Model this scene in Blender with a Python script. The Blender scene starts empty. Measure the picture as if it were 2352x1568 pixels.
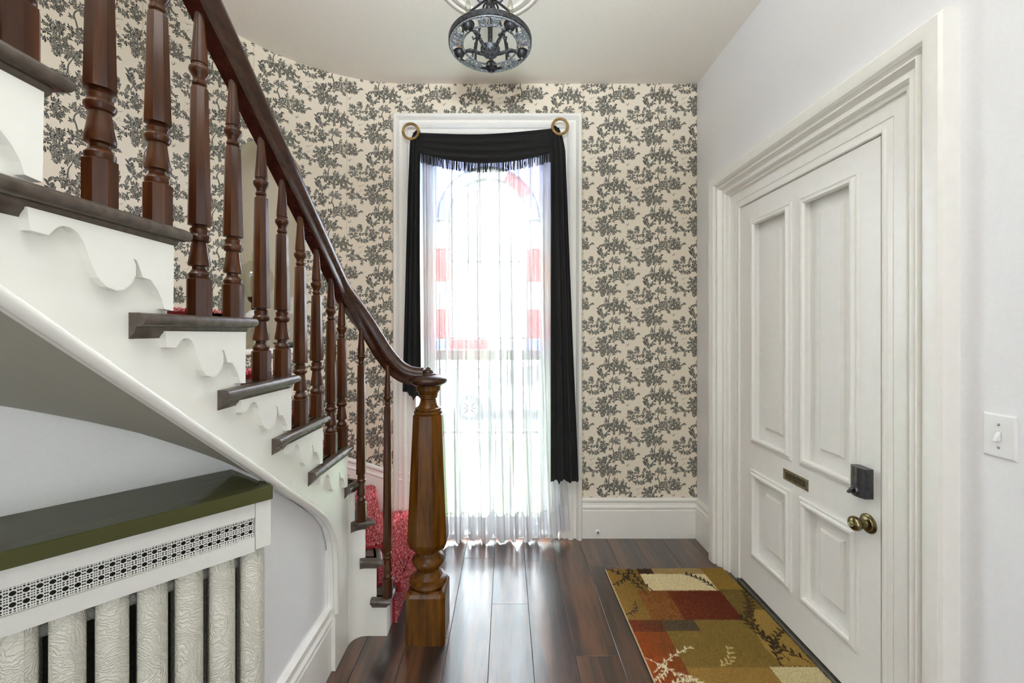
import bpy, math, random
import numpy as np
from mathutils import Vector, Matrix
PI = math.pi
random.seed(7); np.random.seed(7)
sc = bpy.context.scene
COL = sc.collection

# ------------------------------------------------------------------ camera
cd = bpy.data.cameras.new('camera'); cam = bpy.data.objects.new('camera', cd); COL.objects.link(cam)
cam.location = (0, 0, 1.4); cam.rotation_euler = (PI/2, 0, 0)
cd.sensor_width = 36; cd.lens = 925/2352*36; cd.shift_x = 14/2352; cd.shift_y = -27/2352
cd.clip_start = .02; cd.clip_end = 200
sc.camera = cam
# ------------------------------------------------------------------ sky and lamps
w = bpy.data.worlds.new('World'); sc.world = w; w.use_nodes = True
bg = w.node_tree.nodes['Background']; bg.inputs[0].default_value = (.86, .93, 1, 1); bg.inputs[1].default_value = 40.0

def area(name, loc, rot, sx, sy, power, col=(1, 1, 1)):
    l = bpy.data.lights.new(name, 'AREA'); l.shape = 'RECTANGLE'; l.size = sx; l.size_y = sy; l.energy = power; l.color = col
    o = bpy.data.objects.new(name, l); COL.objects.link(o); o.location = loc; o.rotation_euler = rot
    return o
area('rear_fill', (.2, -2.9, 1.15), (PI/2, 0, 0), 1.7, 2.0, 10, (.91, .96, 1))       # unseen fill added by the rear wall, facing down the hall
area('side_fill', (1.28, -1.35, 1.2), (0, PI/2, 0), 2.0, 1.4, 16, (.92, .97, 1))       # unseen fill added at the right wall, behind the viewer
area('upper_landing_light', (-1.25, -.6, 4.85), (0, 0, 0), .8, 2.6, 62, (.93, .96, 1))     # light from the floor above, facing down
area('bounce_fill', (.0, -.35, 2.05), (PI-.62, 0, 0), .35, .25, 31, (.90, .96, 1)).data.spread = 1.75      # fill added behind the camera, bounced off the ceiling like a flash
sc.view_settings.view_transform = 'Standard'; sc.view_settings.look = 'None'
sc.view_settings.exposure = 0.66; sc.view_settings.gamma = 1.0
try: sc.view_settings.use_curve_mapping = False
except Exception: pass
cy = sc.cycles
cy.max_bounces = 14; cy.diffuse_bounces = 9; cy.glossy_bounces = 5; cy.transmission_bounces = 8; cy.transparent_max_bounces = 24
cy.caustics_reflective = False; cy.caustics_refractive = False; cy.sample_clamp_indirect = 6
try: cy.use_denoising = True
except Exception: pass

# ------------------------------------------------------------------ mesh helpers
class MB:
    def __init__(s): s.v = []; s.f = []; s.uv = None
    def add(s, vs, fs):
        b = len(s.v); s.v += [tuple(p) for p in vs]; s.f += [tuple(i+b for i in f) for f in fs]; return s
    def box(s, x0, x1, y0, y1, z0, z1, fn=None, c=0.0):
        if c <= 0:
            vs = [(x, y, z) for z in (z0, z1) for y in (y0, y1) for x in (x0, x1)]
            fs = [(0, 2, 3, 1), (4, 5, 7, 6), (0, 1, 5, 4), (2, 6, 7, 3), (0, 4, 6, 2), (1, 3, 7, 5)]
        else:   # chamfered box
            vs = []; fs = []
            idx = {}
            for i, x in enumerate((x0, x1)):
                for j, y in enumerate((y0, y1)):
                    for k, z in enumerate((z0, z1)):
                        sx, sy, sz = (1-2*i)*c, (1-2*j)*c, (1-2*k)*c
                        idx[i, j, k] = len(vs)
                        vs += [(x, y+sy, z+sz), (x+sx, y, z+sz), (x+sx, y+sy, z)]
            I = lambda i, j, k, a: idx[i, j, k]+a
            for i in (0, 1): fs.append((I(i,0,0,0), I(i,1,0,0), I(i,1,1,0), I(i,0,1,0)))
            for j in (0, 1): fs.append((I(0,j,0,1), I(1,j,0,1), I(1,j,1,1), I(0,j,1,1)))
            for k in (0, 1): fs.append((I(0,0,k,2), I(1,0,k,2), I(1,1,k,2), I(0,1,k,2)))
            for i in (0, 1):
                for j in (0, 1): fs.append((I(i,j,0,0), I(i,j,1,0), I(i,j,1,1), I(i,j,0,1)))
                for k in (0, 1): fs.append((I(i,0,k,0), I(i,1,k,0), I(i,1,k,2), I(i,0,k,2)))
            for j in (0, 1):
                for k in (0, 1): fs.append((I(0,j,k,1), I(1,j,k,1), I(1,j,k,2), I(0,j,k,2)))
            for i in (0, 1):
                for j in (0, 1):
                    for k in (0, 1): fs.append((I(i,j,k,0), I(i,j,k,1), I(i,j,k,2)))
        if fn: vs = [fn(*p) for p in vs]
        return s.add(vs, fs)
    def lathe(s, prof, c, seg=24, fn=None, rot=0.0, k=1.0):
        # prof: list of (radius, z); fn maps a local point to the world
        vs = []; fs = []
        n = len(prof)
        for r, z in prof:
            for i in range(seg):
                a = 2*PI*i/seg+rot
                p = (r*k*math.cos(a), r*k*math.sin(a), z)
                vs.append(fn(*p) if fn else (c[0]+p[0], c[1]+p[1], c[2]+p[2]))
        for j in range(n-1):
            for i in range(seg):
                i2 = (i+1) % seg
                fs.append((j*seg+i, j*seg+i2, (j+1)*seg+i2, (j+1)*seg+i))
        if prof[0] != prof[-1]: fs.append(tuple(range(seg-1, -1, -1))); fs.append(tuple((n-1)*seg+i for i in range(seg)))
        return s.add(vs, fs)
    def prism(s, poly, z0, z1, fn=None):
        n = len(poly)
        vs = [(x, y, z0) for x, y in poly]+[(x, y, z1) for x, y in poly]
        fs = [tuple(range(n-1, -1, -1)), tuple(range(n, 2*n))]+[(i, (i+1) % n, n+(i+1) % n, n+i) for i in range(n)]
        if fn: vs = [fn(*p) for p in vs]
        return s.add(vs, fs)
    def sweep(s, prof, path, N, closed=False, cap=True, closedprof=False):
        # mitred sweep along a planar path; prof (o, h): o along (t x N), h along N
        N = Vector(N).normalized(); P = [Vector(p) for p in path]; n = len(P); m = len(prof); vs = []; fs = []
        for i in range(n):
            ts = []
            if closed or i > 0: ts.append((P[i]-P[i-1]).normalized())
            if closed or i < n-1: ts.append((P[(i+1) % n]-P[i]).normalized())
            S = [t.cross(N).normalized() for t in ts]
            mv = S[0] if len(S) == 1 else (S[0]+S[1])/(1+max(-.9, S[0].dot(S[1])))
            for o, h in prof: vs.append(tuple(P[i]+mv*o+N*h))
        mm = m if closedprof else m-1
        for i in range(n if closed else n-1):
            for j in range(mm):
                a = i*m+j; b = i*m+(j+1) % m; c = ((i+1) % n)*m+(j+1) % m; d = ((i+1) % n)*m+j
                fs.append((a, b, c, d))
        if cap and not closed:
            fs.append(tuple(range(m-1, -1, -1))); fs.append(tuple((n-1)*m+j for j in range(m)))
        return s.add(vs, fs)
    def tube(s, path, rad, seg=8, flat=None, up=(0, 0, 1)):
        # round (or flattened) rod along a 3-D path
        P = [Vector(p) for p in path]; n = len(P); vs = []; fs = []; U0 = Vector(up)
        for i in range(n):
            t = (P[min(i+1, n-1)]-P[max(i-1, 0)]).normalized()
            S = t.cross(U0)
            if S.length < 1e-4: S = t.cross(Vector((1, 0, 0)))
            S.normalize(); U = S.cross(t).normalized()
            r = rad[i] if isinstance(rad, (list, tuple)) else rad
            for k in range(seg):
                a = 2*PI*k/seg
                vs.append(tuple(P[i]+S*(r*math.cos(a))+U*((flat if flat else 1)*r*math.sin(a))))
        for i in range(n-1):
            for k in range(seg):
                k2 = (k+1) % seg
                fs.append((i*seg+k, i*seg+k2, (i+1)*seg+k2, (i+1)*seg+k))
        fs.append(tuple(range(seg-1, -1, -1))); fs.append(tuple((n-1)*seg+k for k in range(seg)))
        return s.add(vs, fs)
    def grid(s, rows, closed=False):
        n = len(rows); m = len(rows[0])
        vs = [p for r in rows for p in r]; fs = []
        for i in range(n-1):
            for j in range(m if closed else m-1):
                j2 = (j+1) % m
                fs.append((i*m+j, i*m+j2, (i+1)*m+j2, (i+1)*m+j))
        return s.add(vs, fs)

ORI = {}
def link(name, data, parent):
    o = bpy.data.objects.new(name, data); COL.objects.link(o)
    if parent is not None:
        o.parent = parent; o.location = tuple(-c for c in ORI.get(parent.name, (0, 0, 0)))
    return o
def tag(o, label=None, cat=None, group=None, kind=None):
    if label: o['label'] = label
    if cat: o['category'] = cat
    if group: o['group'] = group
    if kind: o['kind'] = kind
    return o
def obj(name, mb, mat, parent=None, smooth=0, label=None, cat=None, group=None, kind=None, fix=True):
    me = bpy.data.meshes.new(name); me.from_pydata(mb.v, [], mb.f)
    if fix:
        import bmesh
        b = bmesh.new(); b.from_mesh(me); bmesh.ops.recalc_face_normals(b, faces=b.faces); b.to_mesh(me); b.free()
    me.materials.append(mat)
    if smooth:
        me.polygons.foreach_set('use_smooth', [True]*len(me.polygons))
        me.set_sharp_from_angle(angle=math.radians(smooth))
    me.update()
    return tag(link(name, me, parent), label, cat, group, kind)
def empty(name, loc, label, cat, group=None, kind=None):
    o = bpy.data.objects.new(name, None); COL.objects.link(o); o.location = loc; o.empty_display_size = .1
    ORI[o.name] = tuple(loc)
    return tag(o, label, cat, group, kind)

# ------------------------------------------------------------------ materials
def newmat(name):
    m = bpy.data.materials.new(name); m.use_nodes = True
    nt = m.node_tree; return m, nt, nt.nodes['Principled BSDF']
def nd(nt, typ, **kw):
    n = nt.nodes.new(typ)
    for k, v in kw.items():
        if k in n.inputs: n.inputs[k].default_value = v
        else: setattr(n, k, v)
    return n
def ramp(nt, fac, stops):
    r = nt.nodes.new('ShaderNodeValToRGB'); e = r.color_ramp.elements
    while len(e) < len(stops): e.new(.5)
    for k, (p, c) in enumerate(stops): e[k].position = p; e[k].color = (*c, 1)
    nt.links.new(fac, r.inputs[0]); return r.outputs[0]
def coords(nt, scale=(1, 1, 1), kind='Object', rnd=False):
    tc = nt.nodes.new('ShaderNodeTexCoord'); mp = nt.nodes.new('ShaderNodeMapping'); mp.inputs['Scale'].default_value = scale
    src = tc.outputs[kind]
    if rnd:
        oi = nt.nodes.new('ShaderNodeObjectInfo'); vm = nt.nodes.new('ShaderNodeVectorMath'); vm.operation = 'MULTIPLY_ADD'
        cb = nt.nodes.new('ShaderNodeCombineXYZ')
        for k in range(3): nt.links.new(oi.outputs['Random'], cb.inputs[k])
        nt.links.new(cb.outputs[0], vm.inputs[0]); vm.inputs[1].default_value = (37, 91, 53); nt.links.new(src, vm.inputs[2]); src = vm.outputs[0]
    nt.links.new(src, mp.inputs[0]); return mp.outputs[0]
def bump(nt, bs, h, strength, dist=.002):
    b = nt.nodes.new('ShaderNodeBump'); b.inputs['Strength'].default_value = strength; b.inputs['Distance'].default_value = dist
    nt.links.new(h, b.inputs['Height']); nt.links.new(b.outputs[0], bs.inputs['Normal'])
def paint(name, col, rough=.4, bs_=.15, scale=40, var=.04, spec=.5):
    m, nt, b = newmat(name)
    n = nd(nt, 'ShaderNodeTexNoise', Scale=scale, Detail=4.0); nt.links.new(coords(nt), n.inputs['Vector'])
    c = tuple(max(0, x*(1-var)) for x in col); d = tuple(min(1, x*(1+var)) for x in col)
    nt.links.new(ramp(nt, n.outputs['Fac'], [(.3, c), (.7, d)]), b.inputs['Base Color'])
    b.inputs['Roughness'].default_value = rough; b.inputs['Specular IOR Level'].default_value = spec
    if bs_: bump(nt, b, n.outputs['Fac'], bs_, .002)
    return m
def wood(name, c0, c1, c2, rough=.35, along='z', coat=.25, scale=1.0):
    m, nt, b = newmat(name)
    s = {'x': (3, 40, 40), 'y': (40, 3, 40), 'z': (40, 40, 3)}[along]; s = tuple(k*scale for k in s)
    v = coords(nt, s, rnd=True)
    n1 = nd(nt, 'ShaderNodeTexNoise', Scale=1.0, Detail=6.0, Distortion=.6); nt.links.new(v, n1.inputs['Vector'])
    n2 = nd(nt, 'ShaderNodeTexNoise', Scale=6.0, Detail=3.0); nt.links.new(v, n2.inputs['Vector'])
    mx = nd(nt, 'ShaderNodeMath', operation='MULTIPLY_ADD'); mx.inputs[1].default_value = .3; nt.links.new(n2.outputs['Fac'], mx.inputs[0]); nt.links.new(n1.outputs['Fac'], mx.inputs[2])
    nt.links.new(ramp(nt, mx.outputs[0], [(.4, c0), (.63, c1), (.88, c2)]), b.inputs['Base Color'])
    b.inputs['Roughness'].default_value = rough; b.inputs['Specular IOR Level'].default_value = .3; b.inputs['Coat Weight'].default_value = coat; b.inputs['Coat Roughness'].default_value = .15
    bump(nt, b, mx.outputs[0], .08, .002)
    return m
def metal(name, c0, c1, rough=.4, met=.9, scale=60):
    m, nt, b = newmat(name)
    n = nd(nt, 'ShaderNodeTexNoise', Scale=scale, Detail=4.0); nt.links.new(coords(nt), n.inputs['Vector'])
    nt.links.new(ramp(nt, n.outputs['Fac'], [(.35, c0), (.65, c1)]), b.inputs['Base Color'])
    b.inputs['Metallic'].default_value = met; b.inputs['Roughness'].default_value = rough
    return m

M = {}
M['trim'] = paint('white_trim_paint', (.86, .855, .825), .30, .03, 30, .015)
M['door'] = paint('white_door_paint', (.86, .86, .84), .33, .03, 30, .015)
M['stair_white'] = paint('white_stair_paint', (.85, .85, .80), .25, .22, 14, .02)
M['wall_cool'] = paint('cool_white_wall_paint', (.83, .84, .87), .55, .1, 90, .015)
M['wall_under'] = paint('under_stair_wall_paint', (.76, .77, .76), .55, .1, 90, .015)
M['soffit'] = paint('shaded_soffit_plaster', (.31, .30, .245), .6, .15, 60, .02)  # shade under the flight is put into this darker colour
M['ceiling'] = paint('ceiling_paint', (.79, .755, .69), .6, .1, 80, .02)
M['tread'] = paint('dark_brown_tread_paint', (.075, .058, .045), .27, .5, 45, .25)
M['olive'] = paint('olive_gloss_paint', (.056, .055, .019), .14, .02, 8, .05, .12)
M['cover'] = paint('radiator_cover_paint', (.70, .70, .66), .45, .1, 50, .02)
M['dark'] = paint('dark_void', (.02, .02, .018), .8, 0)
M['rail'] = wood('dark_mahogany', (.020, .0075, .0035), (.030, .011, .005), (.048, .018, .008), .26, 'y', .15)
M['bal'] = wood('mahogany_baluster', (.017, .0052, .002), (.043, .0135, .0035), (.08, .026, .0065), .28, 'z', .08)
M['newel'] = wood('honey_mahogany_newel', (.030, .009, .0008), (.070, .024, .0018), (.12, .045, .004), .26, 'z', .04)
M['newel'].node_tree.nodes['Principled BSDF'].inputs['Specular IOR Level'].default_value = .18
M['bal'].node_tree.nodes['Principled BSDF'].inputs['Specular IOR Level'].default_value = .24
M['brass'] = metal('antique_brass', (.15, .12, .055), (.27, .22, .115), .26, 1)
M['slotbrass'] = metal('dull_brass', (.16, .13, .075), (.30, .25, .15), .4, .9)
M['lock'] = metal('dark_nickel_lock', (.07, .07, .075), (.11, .11, .115), .3, .8)
M['iron'] = metal('pewter_black_iron', (.015, .016, .018), (.13, .14, .16), .45, .55, 90)
M['irondark'] = metal('black_iron', (.012, .012, .013), (.05, .052, .058), .42, .5, 90)
M['ironlight'] = metal('rubbed_pewter', (.10, .11, .13), (.42, .45, .50), .5, .35, 160)
M['sleeve'] = paint('amber_candle_sleeve', (.50, .24, .035), .4, 0)
M['plastic'] = paint('white_plastic', (.82, .83, .85), .3, 0, 20, .01)
M['black'] = paint('black_plastic', (.02, .02, .02), .4, 0)
M['ringwood'] = wood('golden_ring', (.14, .075, .015), (.26, .15, .035), (.36, .22, .06), .3, 'x', .4)
M['lawn'] = paint('lawn_green', (.16, .24, .09), .9, .5, 25, .4)
M['pave'] = paint('pale_concrete', (.55, .54, .52), .9, .3, 8, .1)
M['carpaint'] = paint('silver_car_paint', (.55, .56, .58), .3, 0)
M['tyre'] = paint('tyre_rubber', (.03, .03, .03), .8, 0)

def fabric(name, col, scale=300):
    m, nt, b = newmat(name)
    n = nd(nt, 'ShaderNodeTexNoise', Scale=float(scale), Detail=2.0); nt.links.new(coords(nt, (1, 1, .2)), n.inputs['Vector'])
    nt.links.new(ramp(nt, n.outputs['Fac'], [(.3, tuple(.7*c for c in col)), (.7, tuple(1.2*c for c in col))]), b.inputs['Base Color'])
    b.inputs['Roughness'].default_value = .75; b.inputs['Sheen Weight'].default_value = .08; b.inputs['Specular IOR Level'].default_value = .25
    return m
M['scarf'] = fabric('black_scarf_cloth', (.0085, .0085, .008))
def sheer(name, tr):
    m = bpy.data.materials.new(name); m.use_nodes = True; nt = m.node_tree; nt.nodes.clear()
    out = nt.nodes.new('ShaderNodeOutputMaterial'); t = nt.nodes.new('ShaderNodeBsdfTransparent'); d = nd(nt, 'ShaderNodeBsdfDiffuse', Color=(.68, .68, .71, 1)); tl = nd(nt, 'ShaderNodeBsdfTranslucent', Color=(.80, .80, .83, 1))
    m1 = nt.nodes.new('ShaderNodeMixShader'); m1.inputs[0].default_value = .020; nt.links.new(d.outputs[0], m1.inputs[1]); nt.links.new(tl.outputs[0], m1.inputs[2])
    # thread cover grows as the cloth turns edge-on (same cloth from any side)
    lw = nd(nt, 'ShaderNodeLayerWeight', Blend=.5)
    wv = nd(nt, 'ShaderNodeTexNoise', Scale=1.0, Detail=2.0); nt.links.new(coords(nt, (42, 1, .35)), wv.inputs['Vector'])
    a = nd(nt, 'ShaderNodeMath', operation='MULTIPLY_ADD'); a.inputs[1].default_value = -.22; a.inputs[2].default_value = tr+.06; nt.links.new(lw.outputs['Facing'], a.inputs[0])
    a2 = nd(nt, 'ShaderNodeMath', operation='MULTIPLY_ADD'); a2.inputs[1].default_value = -.24; nt.links.new(ramp(nt, wv.outputs['Fac'], [(.40, (0, 0, 0)), (.45, (.4, .4, .4)), (.50, (.5, .5, .5)), (.53, (1, 1, 1))]), a2.inputs[0]); nt.links.new(a.outputs[0], a2.inputs[2]); a2.use_clamp = True
    m2 = nt.nodes.new('ShaderNodeMixShader'); nt.links.new(a2.outputs[0], m2.inputs[0]); nt.links.new(m1.outputs[0], m2.inputs[1]); nt.links.new(t.outputs[0], m2.inputs[2])
    nt.links.new(m2.outputs[0], out.inputs[0]); return m
M['sheer'] = sheer('white_sheer_cloth', .27)
M['hem'] = sheer('white_sheer_hem', .12)
def glass(name, col, gl=.06):
    m = bpy.data.materials.new(name); m.use_nodes = True; nt = m.node_tree; nt.nodes.clear()
    out = nt.nodes.new('ShaderNodeOutputMaterial'); t = nd(nt, 'ShaderNodeBsdfTransparent', Color=(*col, 1)); g = nd(nt, 'ShaderNodeBsdfGlossy', Roughness=.03)
    mx = nt.nodes.new('ShaderNodeMixShader'); mx.inputs[0].default_value = gl; nt.links.new(t.outputs[0], mx.inputs[1]); nt.links.new(g.outputs[0], mx.inputs[2]); nt.links.new(mx.outputs[0], out.inputs[0]); return m
M['glass'] = glass('clear_pane_glass', (.93, .95, .95))
M['redglass'] = glass('red_glass', (.62, .17, .17)); M['blueglass'] = glass('blue_glass', (.30, .42, .95)); M['paleglass'] = glass('pale_blue_glass', (.62, .68, .95)); M['greyglass'] = glass('obscure_grey_glass', (.45, .45, .5))
M['bulb'] = glass('clear_bulb_glass', (.80, .80, .74), .12); M['globe'] = glass('milky_globe_glass', (.93, .93, .89), .10)
M['carglass'] = paint('dark_car_glass', (.05, .06, .07), .1, 0)

# floor planks: dark red-brown laminate with worn grain
m, nt, b = newmat('dark_plank_laminate')
v = coords(nt, (1, 1, 1), rnd=True)
def mapped(scale):
    mp = nt.nodes.new('ShaderNodeMapping'); mp.inputs['Scale'].default_value = scale; nt.links.new(v, mp.inputs[0]); return mp.outputs[0]
n1 = nd(nt, 'ShaderNodeTexNoise', Scale=1.0, Detail=5.0, Distortion=1.2); nt.links.new(mapped((16, 1.6, 1)), n1.inputs['Vector'])
wv = nd(nt, 'ShaderNodeTexWave', Scale=1.0, Distortion=7.0, Detail=3.0); wv.bands_direction = 'X'; wv.inputs['Detail Scale'].default_value = .7; nt.links.new(mapped((1.5, .11, 1)), wv.inputs['Vector'])
n2 = nd(nt, 'ShaderNodeTexNoise', Scale=1.0, Detail=4.0); nt.links.new(mapped((150, 7, 1)), n2.inputs['Vector'])
a = nd(nt, 'ShaderNodeMath', operation='MULTIPLY_ADD'); a.inputs[1].default_value = .22; nt.links.new(wv.outputs['Fac'], a.inputs[0]); nt.links.new(n1.outputs['Fac'], a.inputs[2])
a2 = nd(nt, 'ShaderNodeMath', operation='MULTIPLY_ADD'); a2.inputs[1].default_value = .42; nt.links.new(n2.outputs['Fac'], a2.inputs[0]); nt.links.new(a.outputs[0], a2.inputs[2])
nt.links.new(ramp(nt, a2.outputs[0], [(.50, (.006, .003, .0018)), (.74, (.028, .011, .005)), (1.0, (.095, .035, .012))]), b.inputs['Base Color'])
b.inputs['Roughness'].default_value = .33; b.inputs['Specular IOR Level'].default_value = .6
b.inputs['Coat Weight'].default_value = 1.0; b.inputs['Coat Roughness'].default_value = .20; b.inputs['Coat IOR'].default_value = 1.58
bump(nt, b, a2.outputs[0], .22, .0015); nt.links.new(nt.nodes['Bump'].outputs[0], b.inputs['Coat Normal'])
M['plank'] = m

# radiator enamel with cast scrollwork
m, nt, b = newmat('ornate_cast_iron_enamel')
n1 = nd(nt, 'ShaderNodeTexNoise', Scale=9.0, Detail=1.0); cv = coords(nt); nt.links.new(cv, n1.inputs['Vector'])
vm = nd(nt, 'ShaderNodeVectorMath', operation='MULTIPLY_ADD'); nt.links.new(n1.outputs['Color'], vm.inputs[0]); vm.inputs[1].default_value = (.12, .12, .12); nt.links.new(cv, vm.inputs[2])
wv = nd(nt, 'ShaderNodeTexWave', Scale=48.0, Distortion=14.0, Detail=2.0); wv.wave_type = 'RINGS'; nt.links.new(vm.outputs[0], wv.inputs['Vector'])
b.inputs['Base Color'].default_value = (.68, .67, .59, 1); b.inputs['Roughness'].default_value = .42
bump(nt, b, wv.outputs['Fac'], .6, .0026)
M['radiator'] = m

def image(name, rgb):
    h, wd = rgb.shape[:2]
    im = bpy.data.images.new(name, wd, h); px = np.ones((h, wd, 4), np.float32); px[..., :3] = np.clip(rgb, 0, 1)
    im.pixels.foreach_set(px.ravel()); im.update(); im.pack(); return im

# toile wallpaper print, drawn leaf by leaf (mm units), half-drop repeat
SW, SH, KP = 310.0, 406.0, 1.6
TW, TH = int(2*SW*KP), int(SH*KP)
ink = np.zeros((TH, TW), np.float32)
rg = random.Random(5)
def leaf(x, y, la, lb, ang, val):
    for ox, oy in ((0, 0), (SW, SH/2)):
        cx, cy_ = (x+ox)*KP, (y+oy)*KP; A = la*KP*1.15; B = max(lb*KP*1.05, .6); R = int(A+2)
        X = np.arange(int(cx)-R, int(cx)+R+1); Y = np.arange(int(cy_)-R, int(cy_)+R+1)
        gx, gy = np.meshgrid(X-cx, Y-cy_); u = gx*math.cos(ang)+gy*math.sin(ang); q = -gx*math.sin(ang)+gy*math.cos(ang)
        wdt = B*np.clip(1-(u/A)**2, 0, 1)
        mk = np.clip(wdt-np.abs(q)+.45, 0, 1)*(np.abs(u) < A)*val
        ix = np.ix_(Y % TH, X % TW)
        if B > 2: ink[ix] *= 1-.75*np.clip(wdt-np.abs(q)+1.3, 0, 1)*(np.abs(u) < A*1.05)
        ink[ix] = np.maximum(ink[ix], mk)
def stroke(pts, w0, w1, val=.85):
    P = np.array(pts, float); n = len(P)
    t = np.linspace(0, n-1, max(6, int(4*n)))
    for k in range(len(t)-1):
        def at(q):
            i = min(int(q), n-2); f = q-i
            p0, p1, p2, p3 = P[max(i-1, 0)], P[i], P[i+1], P[min(i+2, n-1)]
            return .5*((2*p1)+(-p0+p2)*f+(2*p0-5*p1+4*p2-p3)*f*f+(-p0+3*p1-3*p2+p3)*f**3)
        a, b_ = at(t[k]), at(t[k+1]); d = b_-a; L = math.hypot(*d)
        wd = w0+(w1-w0)*t[k]/(n-1)
        leaf((a[0]+b_[0])/2, (a[1]+b_[1])/2, L*.75+.5, wd, math.atan2(d[1], d[0]), val)
def sprig(x, y, ang, L, n, ls, val=.8):
    stroke([(x, y), (x+L*.5*math.cos(ang), y+L*.5*math.sin(ang)), (x+L*math.cos(ang+.2), y+L*math.sin(ang+.2))], .7, .4)
    for i in range(n):
        f = (i+1)/n; s = 1 if i % 2 else -1; a = ang+s*rg.uniform(.5, 1.1)
        px, py = x+L*f*math.cos(ang+.1*f), y+L*f*math.sin(ang+.1*f)
        l = ls*rg.uniform(.7, 1.15); leaf(px+l*math.cos(a), py+l*math.sin(a), l, l*.42, a, val*rg.uniform(.75, 1.1))
def bush(cx, cy_, rx, ry, n, ls, hole=0.0, v0=.55, v1=1.05):
    rx *= 1.12; ry *= 1.15
    for i in range(int(n*1.15)):
        a = rg.uniform(0, 2*PI); r = math.sqrt(rg.uniform(hole, 1)); l = ls*rg.uniform(.6, 1.3)
        leaf(cx+rx*r*math.cos(a), cy_+ry*r*math.sin(a), l, l*rg.uniform(.3, .55), rg.uniform(0, PI), rg.uniform(v0, v1))
def figure(x, y, s):
    leaf(x, y+26*s, 5*s, 5*s, 0, .55); leaf(x+1, y+30*s, 6*s, 2.5*s, .3, .9)
    leaf(x-1, y+12*s, 13*s, 7*s, 1.3, .45)
    for k in range(8):
        a = -2.7+.33*k; l = (15+4*math.sin(k*1.7))*s; leaf(x+l*.8*math.cos(a), y+4*s+l*.8*math.sin(a), l, 3.6*s, a, .35 if k % 2 else .85)
    leaf(x-6*s, y+14*s, 9*s, 3*s, 2.2, .85)
    stroke([(x+4*s, y+18*s), (x+20*s, y+6*s), (x+34*s, y+12*s)], 1.5*s, .8*s, .8)
def grass(x, y, wd, n, h):
    for i in range(n):
        px = x+rg.uniform(-wd, wd); a = PI/2+rg.uniform(-.6, .6); l = h*rg.uniform(.5, 1)
        leaf(px+l*.5*math.cos(a), y+rg.uniform(-3, 3)+l*.5*math.sin(a), l*.6, .55, a, rg.uniform(.5, .9))
# A: couple under a crooked tree
ax, ay = 244, 296
stroke([(ax-52, ay-25), (ax-60, ay+5), (ax-68, ay+30), (ax-55, ay+55), (ax-38, ay+62)], 4.2, 1.6, .8)
for a in (-.2, .5, 1.2, 2.0, 2.7): sprig(ax-50, ay+56, a, 34, 9, 7)
sprig(ax-66, ay+10, 2.9, 16, 5, 6)
figure(ax-14, ay-4, 1.1); figure(ax+20, ay+2, .9)
bush(ax-8, ay-44, 72, 16, 85, 6.5); bush(ax+66, ay-28, 30, 22, 48, 6.5); bush(ax-45, ay-30, 22, 16, 30, 6.5); grass(ax+45, ay-8, 16, 16, 32); sprig(ax-5, ay-54, -1.4, 24, 8, 6)
# B: rose wreath with a big leafy branch
bx, by = 62, 356
stroke([(bx-72, by-12), (bx-35, by-28), (bx+5, by-20), (bx+30, by+12), (bx+55, by+52)], 1.2, 2.0, .85)
for q, a in ((-60, 2.4), (-40, 1.4), (-15, 1.9), (8, 1.1)): sprig(bx+q, by-18, a, 34, 9, 6)
bush(bx-2, by-44, 70, 24, 105, 6, .1); bush(bx+55, by-25, 22, 28, 40, 5.5); bush(bx-68, by-14, 22, 20, 24, 5.5); bush(bx-25, by+18, 16, 16, 22, 6)
sprig(bx+42, by+32, 1.75, 62, 11, 12); sprig(bx+50, by+42, .3, 34, 7, 11); sprig(bx+2, by-62, -1.55, 20, 8, 6)
# C: island with a pond tree
cx, cy2 = 72, 192
grass(cx-10, cy2-34, 72, 60, 14); bush(cx-8, cy2-32, 66, 8, 60, 5.5); stroke([(cx+32, cy2-30), (cx+34, cy2), (cx+42, cy2+40)], 3, 1.2)
bush(cx+45, cy2+18, 30, 24, 62, 6.5); sprig(cx+40, cy2+36, .6, 40, 10, 6.5); sprig(cx+40, cy2+36, 2.5, 34, 9, 6.5); bush(cx+44, cy2-12, 26, 14, 34, 6)
bush(cx+42, cy2-52, 16, 18, 36, 5.5); bush(cx-82, cy2-12, 16, 16, 26, 6); sprig(cx-70, cy2+10, 2.2, 26, 7, 6)
stroke([(cx-45, cy2+48), (cx-30, cy2+50), (cx-10, cy2+60)], .8, .6); stroke([(cx-40, cy2+40), (cx-30, cy2+50)], .8, .5); stroke([(cx-55, cy2+10), (cx-25, cy2+12)], .5, .5, .5); stroke([(cx-36, cy2+12), (cx-26, cy2+26), (cx-18, cy2+13)], .7, .5, .6)
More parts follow.
